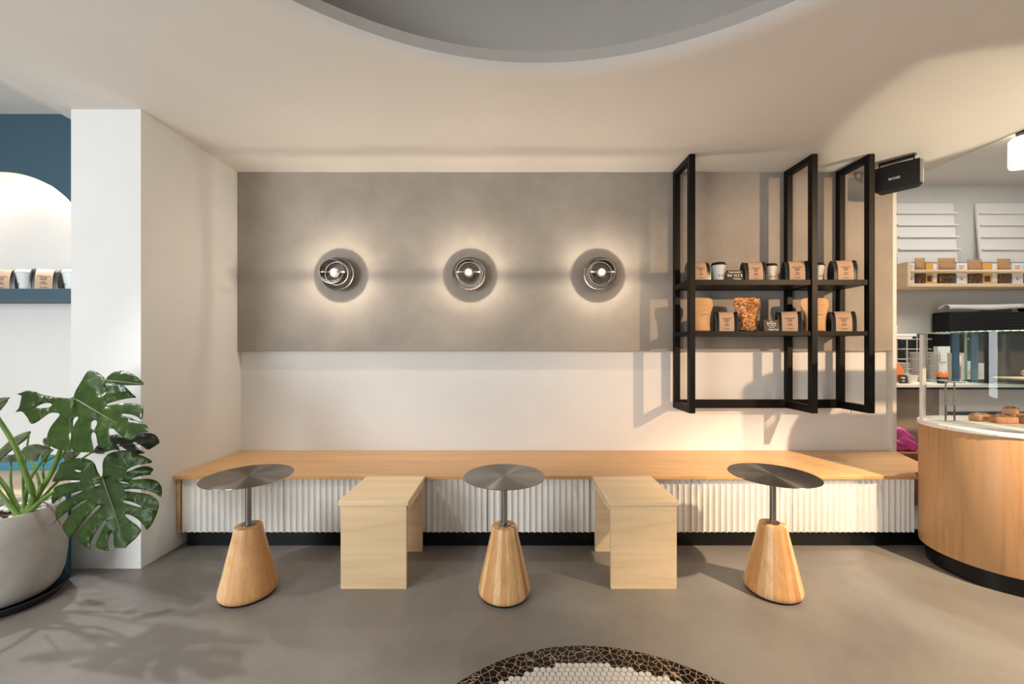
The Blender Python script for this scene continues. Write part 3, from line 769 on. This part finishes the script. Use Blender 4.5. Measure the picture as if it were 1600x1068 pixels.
# plates
bm = add_lathe(B(), [(0, 0), (.034, 0), (.036, .006), (.060, .0095), (.066, .010), (.0665, .0125), (.06, .0125), (.036, .009), (0, .008)], 32)
pl0 = obj('plate', bm, M_plate, None, 'auto'); first = [True]
ORD = ['topmost', 'second', 'third', 'fourth', 'fifth', 'sixth', 'seventh', 'eighth', 'ninth', 'tenth', 'eleventh', 'twelfth', 'thirteenth', 'fourteenth', 'fifteenth', 'sixteenth', 'seventeenth', 'eighteenth', 'nineteenth', 'twentieth', 'twenty-first', 'lowest']
def stack(xc, yc, n, where, dz=.0162, s=1, z0=KH+.0005):
    rnd = random.Random(n)
    for k in range(n):
        p = pl0 if first[0] else pl0.copy()
        if not first[0]: C.objects.link(p)
        first[0] = False
        p.location = (xc+rnd.uniform(-.004, .004), yc+rnd.uniform(-.004, .004), z0+k*dz); p.scale = (s, s, 1)
        i = n-1-k
        lab = 'white ceramic plate, '+('lowest of ' if k == 0 else 'topmost of ' if i == 0 else ORD[i]+' from the top of ')+where
        tag(p, lab, 'plate', 'plates in '+where)
stack(at(1431, 3.72), 3.72, 17, 'the tall stack left of the case post', s=1.05)
stack(at(1405, 3.62), 3.62, 11, 'the low stack beside the wall end', s=1.05)
stack(at(1458, 3.66), 3.66, 17, 'the stack right of the case post', s=.9)
c = make_cup('small plain white paper cup beside the plate stacks', 'plain cups on the back counter', (at(1429, 3.44), 3.47, KH), 0, h=.095, lid='white')
for ch in list(c.children):
    if ch.name.startswith(('lettering', 'lid')): bpy.data.objects.remove(ch)
c.scale = (1.05, 1.05, .95)
t = make_card('small black price card in front of the low plate stack', (at(1414, 3.44), 3.45, KH), 0, [('Cafe', .02, 0, .05), ('4.5', .018, 0, .022)], .075, .075); t['group'] = 'cards on the back counter'
# wooden board peeking behind the wall end
o = obj('wooden_disc', add_lathe(B(), [(0, 0), (.09, 0), (.09, .015), (0, .015)], 40, axis='Y'), M_orange); o.location = (at(1397, 3.5), 3.52, KH+.091); tag(o, 'round orange-brown wooden board leaning beside the wall end', 'board')
# card holders, paper bags, white boxes seen through the glass
def pbag(name, label, cat, x0, x1, y0, y1, d, m, dep=.06, taper=.9):
    a = px(x0, y1, d); b = px(x1, y0, d); bm = B(); w = b.x-a.x; h = b.z-KH
    t_ = thing(name, label, cat, ((a.x+b.x)/2, d, KH+.0005))
    vs = []
    for z, s in ((0, taper), (h*.5, (1+taper)/2), (h, 1)):
        vs.append([bm.verts.new((sx_*w/2*s, sy_*dep/2*(1.3-s*.6), z)) for sx_, sy_ in ((-1, -1), (1, -1), (1, 1), (-1, 1))])
    for p, q in zip(vs, vs[1:]):
        for k in range(4): bm.faces.new((p[k], p[(k+1) % 4], q[(k+1) % 4], q[k]))
    bm.faces.new(vs[0][::-1]); bmesh.ops.recalc_face_normals(bm, faces=bm.faces)
    o_ = obj('body', bm, m, t_); md_ = o_.modifiers.new('thick', 'SOLIDIFY'); md_.thickness = .002
    obj('fold', add_box(B(), (-w*.42, -dep/2-.003, h*.55), (w*.1, -dep/2-.0005, h*.9)), M_paper, t_)
    return t_
pbag('paper_bag', 'tall white paper bag behind the plates', 'paper bag', 1462, 1481, 541, 597, 3.84, M_paper)
pbag('paper_bag', 'beige folded paper bag left of the oven', 'paper bag', 1484, 1504, 551, 597, 3.50, mat('beige_paper', lin(196, 184, 166), .6))
pbag('paper_box', 'white waxed paper box with folded top before the oven', 'box', 1505, 1520, 564, 594, 3.44, M_paper, .05, 1)
pbag('paper_box', 'plain white square box standing before the oven glass', 'box', 1520, 1534, 567, 594, 3.44, M_plate, .05, .95)
t = thing('sugar_pot', 'orange drip-glazed pot beside the plate stack', 'pot', (at(1474, 3.45), 3.46, KH+.0005))
obj('pot', add_lathe(B(), [(0, 0), (.03, 0), (.036, .03), (.035, .07), (.03, .10), (0, .10)], 28), M_blackm, t, True)
obj('glaze', add_lathe(B(), [(.038, .055), (.0385, .075), (.034, .104), (0, .108)], 28), M_orange, t, True)
o = obj('kitchen_knife', add_box(B(), (-.1, -.012, 0), (.0, .012, .004), .001), M_steel)
root = thing('bread_knife', 'black-handled bread knife lying on the white back counter', 'knife', (at(1560, 3.45), 3.435, KH+.001))
o.name = 'blade'; o.parent = root
obj('handle', add_box(B(), (.0005, -.012, 0), (.15, .012, .018), .006), M_blackm, root)
# bottle at wall end
t = thing('spray_bottle', 'white bottle with green cap behind the wall end', 'bottle', (at(1400.5, 3.9), 3.92, 1.3485))
obj('body', add_lathe(B(), [(0, 0), (.022, 0), (.022, .08), (.016, .09), (0, .09)], 20), M_paper, t, True); obj('cap', add_lathe(B(), [(0, .0905), (.018, .0905), (.018, .125), (.012, .13), (0, .13)], 20), M_green, t, True)
t = thing('wall_ledge', 'slim white ledge above the black tiles', 'ledge', (0, 0, 0))
obj('ledge_board', add_box(B(), (3.4, 3.84, 1.322), (3.945, 3.984, 1.348), .003), M_white, t); obj('lip', add_box(B(), (3.4, 3.845, 1.300), (3.91, 3.8495, 1.3215)), M_white, t)
# bin + pink bag
o = obj('cardboard_box', add_box(B(), (3.0, 3.05, 0), (3.27, 3.35, .40), .004), M_card); tag(o, 'brown cardboard box on the kitchen floor', 'box')
bm = B(); bmesh.ops.create_icosphere(bm, subdivisions=4, radius=1)
rnd = random.Random(3)
for v_ in bm.verts:
    p = v_.co.copy(); r = 1+.16*math.sin(5*p.x+3*p.z)+.12*math.sin(9*p.y+4*p.x)+.10*math.sin(13*p.z+6*p.x)
    v_.co = Vector((p.x*.085*r, p.y*.07*r, max(-.07, p.z*.095*r)+.07))
    if p.x > .55: v_.co.z *= .45; v_.co.x += .02
o = obj('plastic_bag', bm, M_pink, None, True); o.location = (3.12, 3.16, .4015); tag(o, 'crumpled pink plastic bag on the cardboard box', 'bag')

# pine shelf with rail
SB, SF = 3.99, 3.75
zs = 1.82; xl = 3.77
t = thing('pine_wall_shelf', 'pine wall shelf with a round front rail in the kitchen', 'shelf', (xl, SB, zs-.03))
obj('shelf_board', add_box(B(), (0.03, SF-SB, 0), (1.8, 0, .03), .002), M_pine, t)
obj('end_panel', add_box(B(), (0, SF-SB, 0), (.0295, 0, .235), .004), M_pine, t)
obj('rail', add_tube(B(), [(.03, SF-SB+.014, .145), (1.8, SF-SB+.014, .145)], .018, 16), M_pine, t)
M_boxw = mat('white_carton', lin(228, 226, 222), .5); M_boxo = mat('orange_carton', lin(224, 166, 78), .5); M_logo = mat('carton_orange_print', lin(216, 110, 40), .5)
M_choclabel = mat('dark_label', lin(66, 58, 58), .5)
def carton(x0, x1, white, label):
    d = 3.80; a = at(x0, d); b = at(x1, d); w = b-a; h = .205
    t = thing('tea_carton', label, 'carton', ((a+b)/2, d, zs+.0005), 0, 'cartons on the pine shelf')
    obj('carton', add_box(B(), (-w/2, 0, 0), (w/2, .07, h), .002), M_boxw if white else M_boxo, t)
    obj('lid_edge', add_box(B(), (-w/2-.001, -.001, h+.0003), (w/2+.001, .071, h+.007)), mat('carton_lid', lin(120, 118, 128), .5) if 'carton_lid' not in bpy.data.materials else bpy.data.materials['carton_lid'], t)
    bm = B()
    if white:
        for k in range(3): add_box(bm, (-w*.3, -.0015, h*(.62+.1*k)), (w*(.05+.08*k), -.0005, h*(.66+.1*k)))
        q = B(); add_lathe(q, [(0, 0), (.012, 0), (.012, .001), (0, .001)], 16, axis='Y'); join(bm, q, 0, Matrix.Translation((-w*.05, -.0005, h*.25)) @ Matrix.Rotation(.5, 4, 'Y') @ Matrix.Diagonal((1.2, 1, .7, 1)))
        obj('print', bm, M_logo, t)
    else:
        add_box(bm, (w*.12, -.0015, h*.1), (w*.42, -.0005, h*.95)); obj('print', bm, M_boxw, t)
        bm = B(); add_box(bm, (-w*.4, -.0015, h*.12), (-w*.02, -.0005, h*.38)); obj('dark_label', bm, M_choclabel, t)
    return t
carton(1419, 1429, True, 'white nut-milk style carton at the left end of the pine shelf')
carton(1447, 1464.5, False, 'orange carton with white stripe, in the left half of the pine shelf')
carton(1495, 1511.5, True, 'white carton with orange print between two nut bags on the pine shelf')
carton(1536, 1559, False, 'orange carton with dark label in the right half of the pine shelf')
carton(1582, 1599, True, 'white carton with orange print at the right frame edge on the pine shelf')
M_nuts = cement('nut_mix', lin(128, 84, 48), lin(214, 176, 128), 60, .5, 1.0, (.4, .6))
M_nutbag = mat('nut_bag_paper', lin(176, 136, 92), .4)
def nutbag(x0, x1, ytop, label):
    d = 3.815; a = at(x0, d); b = at(x1, d); w = b-a; h = EYE-(ytop-VY)*d/F-zs
    t = thing('nut_bag', label, 'nut bag', ((a+b)/2, d, zs+.0005), 0, 'bags of nuts on the pine shelf')
    def shell(z0, z1, rows):
        bm = B(); rg = []
        for zf, wf, dd in rows:
            rg.append([bm.verts.new((wf*w*(abs(math.cos(2*PI*k/20))**.8)*(1 if math.cos(2*PI*k/20) >= 0 else -1), dd*math.sin(2*PI*k/20)+.0*k, z0+(z1-z0)*zf)) for k in range(20)])
        for p, q in zip(rg, rg[1:]):
            for k in range(20): f = bm.faces.new((p[k], p[(k+1) % 20], q[(k+1) % 20], q[k])); f.smooth = True
        bm.faces.new(rg[0][::-1]); bm.faces.new(rg[-1]); return bm
    obj('contents', shell(0, h*.52, [(0, .40, .026), (.2, .43, .03), (.7, .43, .03), (1, .38, .02)]), M_nuts, t)
    obj('bag_top', shell(h*.521, h, [(0, .40, .022), (.35, .42, .014), (.8, .45, .004), (1, .47, .0015)]), M_nutbag, t)
    obj('clear_film', shell(.0, h*.515, [(0, .415, .029), (.2, .44, .033), (.7, .44, .033), (1, .395, .023)]), M_plastic, t)
nutbag(1428, 1446, 403, 'clear bag of sliced nuts, leftmost on the pine shelf'); nutbag(1464, 1494, 403, 'widest kraft-topped bag of granola on the pine shelf')
nutbag(1510, 1535, 405, 'kraft-topped nut bag between a white and an orange carton'); nutbag(1557, 1580, 404, 'crumpled nut bag right of the dark-labelled orange carton'); nutbag(1599, 1620, 405, 'nut bag cut off by the right edge of the frame')

# white slatted menu boards leaning on the kitchen wall
def menu_board(x0, x1, label):
    d = 3.93; a = at(x0, d); b = at(x1, d); w = b-a; h = EYE-(314-VY)*d/F-zs-.002
    t = thing('menu_board', label, 'board', ((a+b)/2, 3.918, zs+.0005), 0, 'white ledge boards on the pine shelf')
    R_ = Matrix.Rotation(math.radians(-4.2), 4, 'X')
    obj('panel', add_box(B(), (-w/2, 0, 0), (w/2, .018, h), .002, 0, R_), M_white, t)
    for yy in (330, 349, 368, 388):
        z = (EYE-(yy-VY)*d/F)-zs
        obj('ledge', add_box(B(), (-w/2+.015, -.022, z-.016), (w/2+.02, -.0005, z), .001, 0, R_), M_white, t)
menu_board(1403, 1498, 'white board with four thin ledges, the left one, next to the wall end')
menu_board(1534, 1640, 'white board with four thin ledges, cut off by the right edge of the frame')
# kitchen ceiling spot
t = thing('ceiling_spot', 'white cylindrical ceiling spotlight in the kitchen', 'spotlight', (3.915, 2.99, 2.85))
obj('canopy', add_lathe(B(), [(0, -.02), (.06, -.02), (.06, -.0005), (0, -.0005)], 32), M_blackm, t)
obj('stem', add_lathe(B(), [(.01, -.05), (.01, -.0205)], 16), M_blackm, t)
obj('cylinder', add_lathe(B(), [(0, -.05), (.085, -.05), (.098, -.065), (.10, -.265), (.094, -.265), (.09, -.25)], 48), M_white, t, 'auto')
obj('diffuser', add_lathe(B(), [(0, -.252), (.0895, -.252), (.0895, -.26), (0, -.262)], 32), M_spotface, t)

lamp('ceiling_spot_light', 'SPOT', (3.915, 2.99, 2.57), (3.9, 3.3, 0), 75, (1, .96, .9), spot_size=math.radians(80), spot_blend=.6, shadow_soft_size=.05)

# ---------------------------------------------------------------- left niche: shelf, bags, seat
o = obj('niche_shelf', add_box(B(), (-4.4, 2.25, 1.485), (-2.40, 2.70, 1.5425), .002), M_blue); tag(o, 'petrol blue shelf board across the arched niche', 'shelf')
GL = 'coffee bags in the arched niche'; GLC = 'paper cups in the arched niche'
zl = 1.543; dl = 2.32
make_bag('black and kraft coffee bag between the two white cups in the niche', GL, (at(65, dl), dl+.03, zl), .42, w=.112, h=.125, d=.066)
make_bag('black and kraft coffee bag in the niche, cut off by the left frame edge', GL, (at(-6, dl), dl+.04, zl), .42, w=.112, h=.125, d=.066)
make_cup('white paper cup with white lid, next to the pillar in the niche', GLC, (at(101, dl), dl+.05, zl), -.75, h=.125, lid='white').scale = (1.1, 1.1, 1)
make_cup('white paper cup with white lid, left of the coffee bag in the niche', GLC, (at(28, dl), dl+.05, zl), -.75, h=.125, lid='white').scale = (1.1, 1.1, 1)
t = thing('niche_bench', 'pale wooden bench seat on a blue base behind the plant', 'bench', (-3.4, 2.29, 0))
obj('seat', add_box(B(), (-1.0, -.205, .41), (1.0, .204, .44), .004), M_lbench, t); obj('base', add_box(B(), (-1.0, -.17, 0), (1.0, .204, .4095)), M_blue2, t)

# ---------------------------------------------------------------- plant
PC = Vector((-2.385, 1.885, 0))
t = thing('planter', 'large round grey concrete planter at the left edge', 'planter', (PC.x, PC.y, .030))
obj('pot', add_lathe(B(), [(0, 0), (.12, 0), (.15, .008), (.172, .035), (.187, .085), (.196, .16), (.199, .24), (.195, .33), (.187, .410), (.184, .414), (.176, .414), (.174, .40), (.174, .36), (0, .36)], 72), M_pot, t, 'auto')
obj('soil', add_lathe(B(), [(0, .372), (.172, .366), (.172, .361), (0, .361)], 40), M_soil, t)
t = thing('plant_saucer', 'black saucer under the concrete planter', 'saucer', (PC.x, PC.y, 0))
obj('dish', add_lathe(B(), [(0, 0), (.165, 0), (.175, .006), (.200, .040), (.205, .044), (.2, .046), (.19, .040), (.168, .014), (0, .014)], 72), M_saucer, t, 'auto')
obj('riser', add_lathe(B(), [(0, .0145), (.1, .0145), (.1, .0295), (0, .0295)], 40), M_saucer, t)
bm = B(); bmesh.ops.create_icosphere(bm, subdivisions=2, radius=1)
rnd = random.Random(11)
for v_ in bm.verts: v_.co *= rnd.uniform(.82, 1.12)
peb = obj('pebble', bm, M_rock, None, True); k = 0
for ri, cnt in ((.147, 22), (.113, 16), (.078, 11)):
    for i in range(cnt):
        a = 2*PI*i/cnt+ri*9
        p = peb if k == 0 else peb.copy()
        if k: C.objects.link(p)
        k += 1
        s = rnd.uniform(.0145, .0185)
        p.scale = (s*1.15, s*.95, s*.72); p.rotation_euler = (rnd.uniform(-.3, .3), rnd.uniform(-.3, .3), rnd.uniform(0, 6))
        p.location = (PC.x+ri*math.cos(a), PC.y+ri*math.sin(a), .030+.372+.013+rnd.uniform(0, .004))
        tag(p, 'white pebble lying on the soil of the concrete planter', 'pebble', 'white pebbles in the planter')

plant = thing('monstera', 'monstera plant with large split glossy leaves in the concrete planter', 'plant', (PC.x+.02, PC.y, .402))
PO = Vector(plant.location)
def crop7(pts): return [(20+x*.281, 570+y*.281) for x, y in pts]
def leaf(outline, holes, mid, d0, tilt, m, fold=.25, step=10, droop=0, name='leaf'):
    """outline in photo pixels -> own distance; mid = ((x0,y0),(x1,y1)) midrib; tilt=(ddx,ddy) depth change per pixel"""
    bm = bmesh.new()
    def loop(pts):
        # chaikin smoothing
        q = []
        n = len(pts)
        for i in range(n):
            a, b = Vector(pts[i]), Vector(pts[(i+1) % n]); q += [a*.78+b*.22, a*.22+b*.78]
        vs = [bm.verts.new((p.x, -p.y, 0)) for p in q]
        return [bm.edges.new((vs[i], vs[(i+1) % len(vs)])) for i in range(len(vs))]
    es = loop(outline)
    for h in holes: es += loop(h)
    bmesh.ops.triangle_fill(bm, use_beauty=True, use_dissolve=False, edges=es)
    bmesh.ops.recalc_face_normals(bm, faces=bm.faces)
    xs_ = [p[0] for p in outline]; ys_ = [-p[1] for p in outline]
    for axis, lo, hi in ((0, min(xs_), max(xs_)), (1, min(ys_), max(ys_))):
        c = lo+step/2
        while c < hi:
            no = (1, 0, 0) if axis == 0 else (0, 1, 0); co = (c, 0, 0) if axis == 0 else (0, c, 0)
            bmesh.ops.bisect_plane(bm, geom=list(bm.verts)+list(bm.edges)+list(bm.faces), dist=1e-5, plane_co=co, plane_no=no)
            c += step
    m0, m1 = Vector(mid[0]), Vector(mid[1]); ax = (m1-m0); L = ax.length; ax /= L; nx_ = Vector((-ax.y, ax.x))
    # cut along the midrib
    bmesh.ops.bisect_plane(bm, geom=list(bm.verts)+list(bm.edges)+list(bm.faces), dist=1e-5, plane_co=(m0.x, -m0.y, 0), plane_no=(nx_.x, -nx_.y, 0))
    cxm = (min(xs_)+max(xs_))/2; cym = -(min(ys_)+max(ys_))/2
    for v_ in bm.verts:
        x, y = v_.co.x, -v_.co.y
        p = Vector((x, y))-m0; s = p.dot(ax); q = p.dot(nx_)
        q_ = abs(q)/L
        dd = d0+tilt[0]*(x-cxm)+tilt[1]*(y-cym)
        vein = .0035*math.cos((s+abs(q)*-.55)/L*2*PI*5.5)*min(1, q_*5)
        dd += -fold*(q_**.7)*.06+.16*fold*q_*q_+vein+droop*(s/L)**2
        v_.co = px(x, y, dd)-PO
    bmesh.ops.recalc_face_normals(bm, faces=bm.faces)
    o_ = obj(name, bm, m, plant, True)
    md_ = o_.modifiers.new('thick', 'SOLIDIFY'); md_.thickness = .0012
    # midrib
    pts = []
    for k_ in range(9):
        u = k_/8; P = m0+ax*L*u
        dd = d0+tilt[0]*(P.x-cxm)+tilt[1]*(P.y-cym)+droop*u*u-.002
        pts.append(px(P.x, P.y, dd)-PO)
    mr = obj('midrib', add_tube(B(), pts, [.0042*(1-.75*k_/8) for k_ in range(9)], 6), M_leafu if m is not M_leafd else M_leafd, o_)
    return o_
LA = crop7([(497,622),(500,590),(497,555),(505,520),(530,492),(575,478),(630,472),(690,492),(740,512),(772,530),(775,543),(740,548),(690,556),(650,570),(628,590),(640,592),(700,566),(745,560),(775,570),(785,582),(765,598),(770,610),(740,612),(700,618),(670,628),(657,637),(700,634),(760,630),(805,645),(828,675),(830,710),(822,738),(800,715),(760,700),(710,690),(660,688),(617,693),(617,698),(650,702),(700,708),(750,715),(790,735),(812,765),(812,790),(795,840),(770,890),(742,922),(735,900),(700,860),(665,838),(630,826),(620,835),(650,862),(690,890),(715,915),(700,945),(665,980),(632,1008),(630,1018),(600,1016),(565,1020),(560,980),(560,940),(550,930),(537,945),(526,985),(530,1020),(540,1034),(500,1028),(460,1015),(465,980),(490,930),(515,880),(520,862),(508,860),(480,895),(450,945),(432,985),(430,1020),(433,1028),(400,1010),(375,990),(352,975),(360,940),(395,890),(440,835),(490,785),(487,777),(465,782),(420,835),(375,890),(345,935),(320,972),(295,940),(272,905),(280,880),(320,825),(370,780),(415,750),(413,745),(370,765),(310,810),(270,840),(237,868),(240,840),(235,800),(260,770),(320,735),(385,702),(383,697),(320,715),(260,738),(217,778),(215,740),(225,690),(240,672),(300,655),(375,648),(372,641),(300,640),(240,650),(215,648),(235,610),(258,575),(255,548),(300,530),(360,515),(420,520),(455,545),(470,590),(485,618)])
HA = [crop7([(340,583),(360,582),(382,590),(375,596),(352,592)]), crop7([(450,668),(470,661),(490,662),(470,672),(455,674)]), crop7([(612,752),(650,756),(700,776),(722,794),(680,784),(640,772),(612,762)]), crop7([(585,648),(620,648),(655,660),(610,658)])]
leaf(LA, HA, ((160.5, 745), (188, 826)), 1.78, (-.0002, -.0009), M_leaf, .28)
LB = crop7([(335,185),(345,150),(380,90),(410,40),(425,28),(470,38),(510,70),(552,108),(590,104),(612,106),(635,130),(665,160),(692,182),(650,182),(590,195),(520,215),(525,226),(600,212),(680,212),(715,225),(727,250),(722,290),(712,305),(690,285),(650,272),(605,270),(602,279),(650,290),(690,310),(735,325),(752,345),(755,372),(720,375),(700,385),(680,405),(650,420),(610,400),(580,375),(558,352),(532,352),(535,385),(550,425),(560,460),(545,470),(500,468),(470,440),(465,400),(458,375),(440,372),(434,400),(445,450),(455,490),(430,485),(380,485),(335,480),(318,445),(325,380),(318,372),(310,385),(318,440),(330,478),(280,475),(225,462),(190,430),(190,390),(205,350),(235,310),(265,275),(245,264),(205,265),(170,290),(130,320),(100,330),(80,290),(50,255),(10,262),(35,240),(45,190),(50,170),(20,160),(45,155),(75,140),(120,145),(165,165),(250,180)])
HB_ = [crop7([(122,238),(160,215),(200,208),(220,220),(205,235),(165,240)]), crop7([(435,315),(455,303),(468,310),(468,330),(450,362),(436,350)]), crop7([(485,172),(515,148),(522,152),(505,172)]), crop7([(335,300),(352,285),(368,290),(345,325),(335,345)])]
leaf(LB, HB_, ((115.5, 622), (182, 661)), 1.84, (.0003, -.0022), M_leaf, .35, droop=-.02)
LC = crop7([(450,490),(455,460),(500,420),(560,380),(640,400),(700,380),(760,375),(800,390),(820,430),(790,450),(750,474),(720,450),(680,428),(665,430),(700,465),(740,488),(700,495),(660,490),(620,465),(590,440),(575,440),(600,475),(570,470),(520,480),(498,495)])
leaf(LC, [], ((155, 700), (248, 690)), 1.96, (.0002, -.002), M_leafd, .2)
LD = crop7([(515,75),(555,40),(605,28),(660,45),(705,75),(735,110),(680,112),(620,113),(570,106),(535,95)])
leaf(LD, [], ((165, 594), (225, 600)), 1.93, (0, -.002), M_leaf, .2)
L1 = crop7([(40,480),(70,450),(130,438),(180,450),(225,470),(205,500),(182,545),(155,532),(160,500),(150,500),(135,540),(100,528),(60,505)])
leaf(L1, [], ((82, 703), (33, 706)), 1.93, (.001, .002), M_leafu, .25)
L2 = [(50,673),(40,674),(20,683),(5,697),(-20,720),(-40,750),(-15,738),(8,712),(28,696),(42,686)]
leaf(L2, [], ((46, 677), (-36, 745)), 1.95, (.001, .001), M_leafu, .2)
L3 = [(-30,724),(-8,720),(12,713),(25,708),(45,713),(50,719),(30,721),(0,722)]
leaf(L3, [], ((48, 717), (-28, 723)), 2.0, (0, .003), M_leafu, .1, step=6)
L4 = [(-35,632),(-10,622),(15,620),(10,630),(0,642),(-20,665),(-40,655)]
leaf(L4, [], ((14, 621), (-38, 650)), 1.8, (.001, .001), M_leafu, .2)
L5 = [(94,706),(105,704),(128,705),(118,716),(103,722),(98,714)]
leaf(L5, [], ((96, 707), (126, 707)), 2.0, (0, .002), M_leafu, .1, step=6)
L6 = [(66,690),(68,684),(75,683),(80,700),(72,700)]
leaf(L6, [], ((78, 698), (69, 686)), 2.02, (0, .002), M_leafu, .1, step=6)
def petiole(pp, r0, r1, mm_=None):
    pts = [px(x, y, d)-PO for x, y, d in pp]
    # catmull-rom
    out = []
    P = [pts[0]]+pts+[pts[-1]]
    for i in range(1, len(P)-2):
        for u in (0, .25, .5, .75):
            a, b, c, d = P[i-1], P[i], P[i+1], P[i+2]
            out.append(.5*((2*b)+(c-a)*u+(2*a-5*b+4*c-d)*u*u+(-a+3*b-3*c+d)*u**3))
    out.append(pts[-1]); n = len(out)
    obj('stem', add_tube(B(), out, [r0+(r1-r0)*i/(n-1) for i in range(n)], 8), mm_ or M_stem, plant)
petiole([(36,806,1.86),(52,778,1.84),(38,735,1.83),(20,690,1.82),(-12,640,1.80)], .014, .008)
petiole([(40,804,1.88),(62,768,1.88),(82,735,1.88),(95,700,1.86),(108,655,1.85),(116,623,1.85)], .013, .006)
petiole([(44,800,1.85),(60,786,1.83),(84,768,1.84),(120,756,1.85),(160,745,1.79)], .012, .004)
petiole([(36,802,1.9),(46,750,1.92),(70,715,1.93),(83,702,1.93)], .009, .004)
petiole([(30,808,1.84),(8,780,1.84),(-20,745,1.84)], .010, .007)
petiole([(34,806,1.86),(10,762,1.87),(-12,735,1.88)], .010, .007)
petiole([(40,800,1.93),(62,760,1.95),(48,720,2.0),(45,716,2.0)], .007, .004)
petiole([(32,800,1.92),(18,765,1.97),(17,721,2.0)], .006, .004)
petiole([(45,800,1.93),(68,760,1.98),(68,725,2.0),(97,708,2.0)], .006, .004)
petiole([(46,798,1.90),(90,752,1.93),(130,715,1.95),(160,698,1.96)], .007, .004)
petiole([(44,798,1.91),(75,745,1.93),(110,690,1.95),(150,620,1.95),(166,594,1.935)], .007, .004)
petiole([(40,800,1.93),(36,750,1.94),(42,700,1.95),(45,680,1.95)], .006, .003)
petiole([(38,812,1.85),(36,804,1.86),(40,790,1.87)], .02, .015)
petiole([(60,782,1.80),(72,786,1.745),(84,800,1.70),(90,812,1.69),(96,820,1.69)], .003, .0015, M_root)
petiole([(70,785,1.76),(84,797,1.69),(88,808,1.685),(84,818,1.685),(77,821,1.685)], .002, .001, M_root)

# ---------------------------------------------------------------- mosaic in the floor
MC = (.293, .88); MR = .725
t = thing('floor_mosaic', 'round floor mosaic with white hexagons and black chip border', 'mosaic', (MC[0], MC[1], 0))
bm = B(); n = 96
add_lathe(bm, [(.60, .0005), (.60, .003), (MR-.002, .003), (MR, .0005)], 128); obj('chip_border', bm, M_chip, t)
obj('grout_bed', add_lathe(B(), [(0, .0008), (.6, .0008), (.6, .0005), (0, .0005)][::-1], 64), M_grout, t)
bm = B(); p = .0235; r = p/math.sqrt(3)*.88; j = 0
y = -.66
rr_ = random.Random(5)
while y < .66:
    x = -.66+(p/2 if j % 2 else 0)
    while x < .66:
        if math.hypot(x, y) < .632+rr_.uniform(-.004, .004) and y > -.3:
            top = [bm.verts.new((x+r*math.cos(PI/6+PI/3*k), y+r*math.sin(PI/6+PI/3*k), .0045)) for k in range(6)]
            bot = [bm.verts.new((x+r*1.03*math.cos(PI/6+PI/3*k), y+r*1.03*math.sin(PI/6+PI/3*k), .001)) for k in range(6)]
            bm.faces.new(top)
            for k in range(6): bm.faces.new((bot[k], bot[(k+1) % 6], top[(k+1) % 6], top[k]))
        x += p
    y += p*math.sqrt(3)/2; j += 1
obj('hexagon_tiles', bm, M_hex, t)
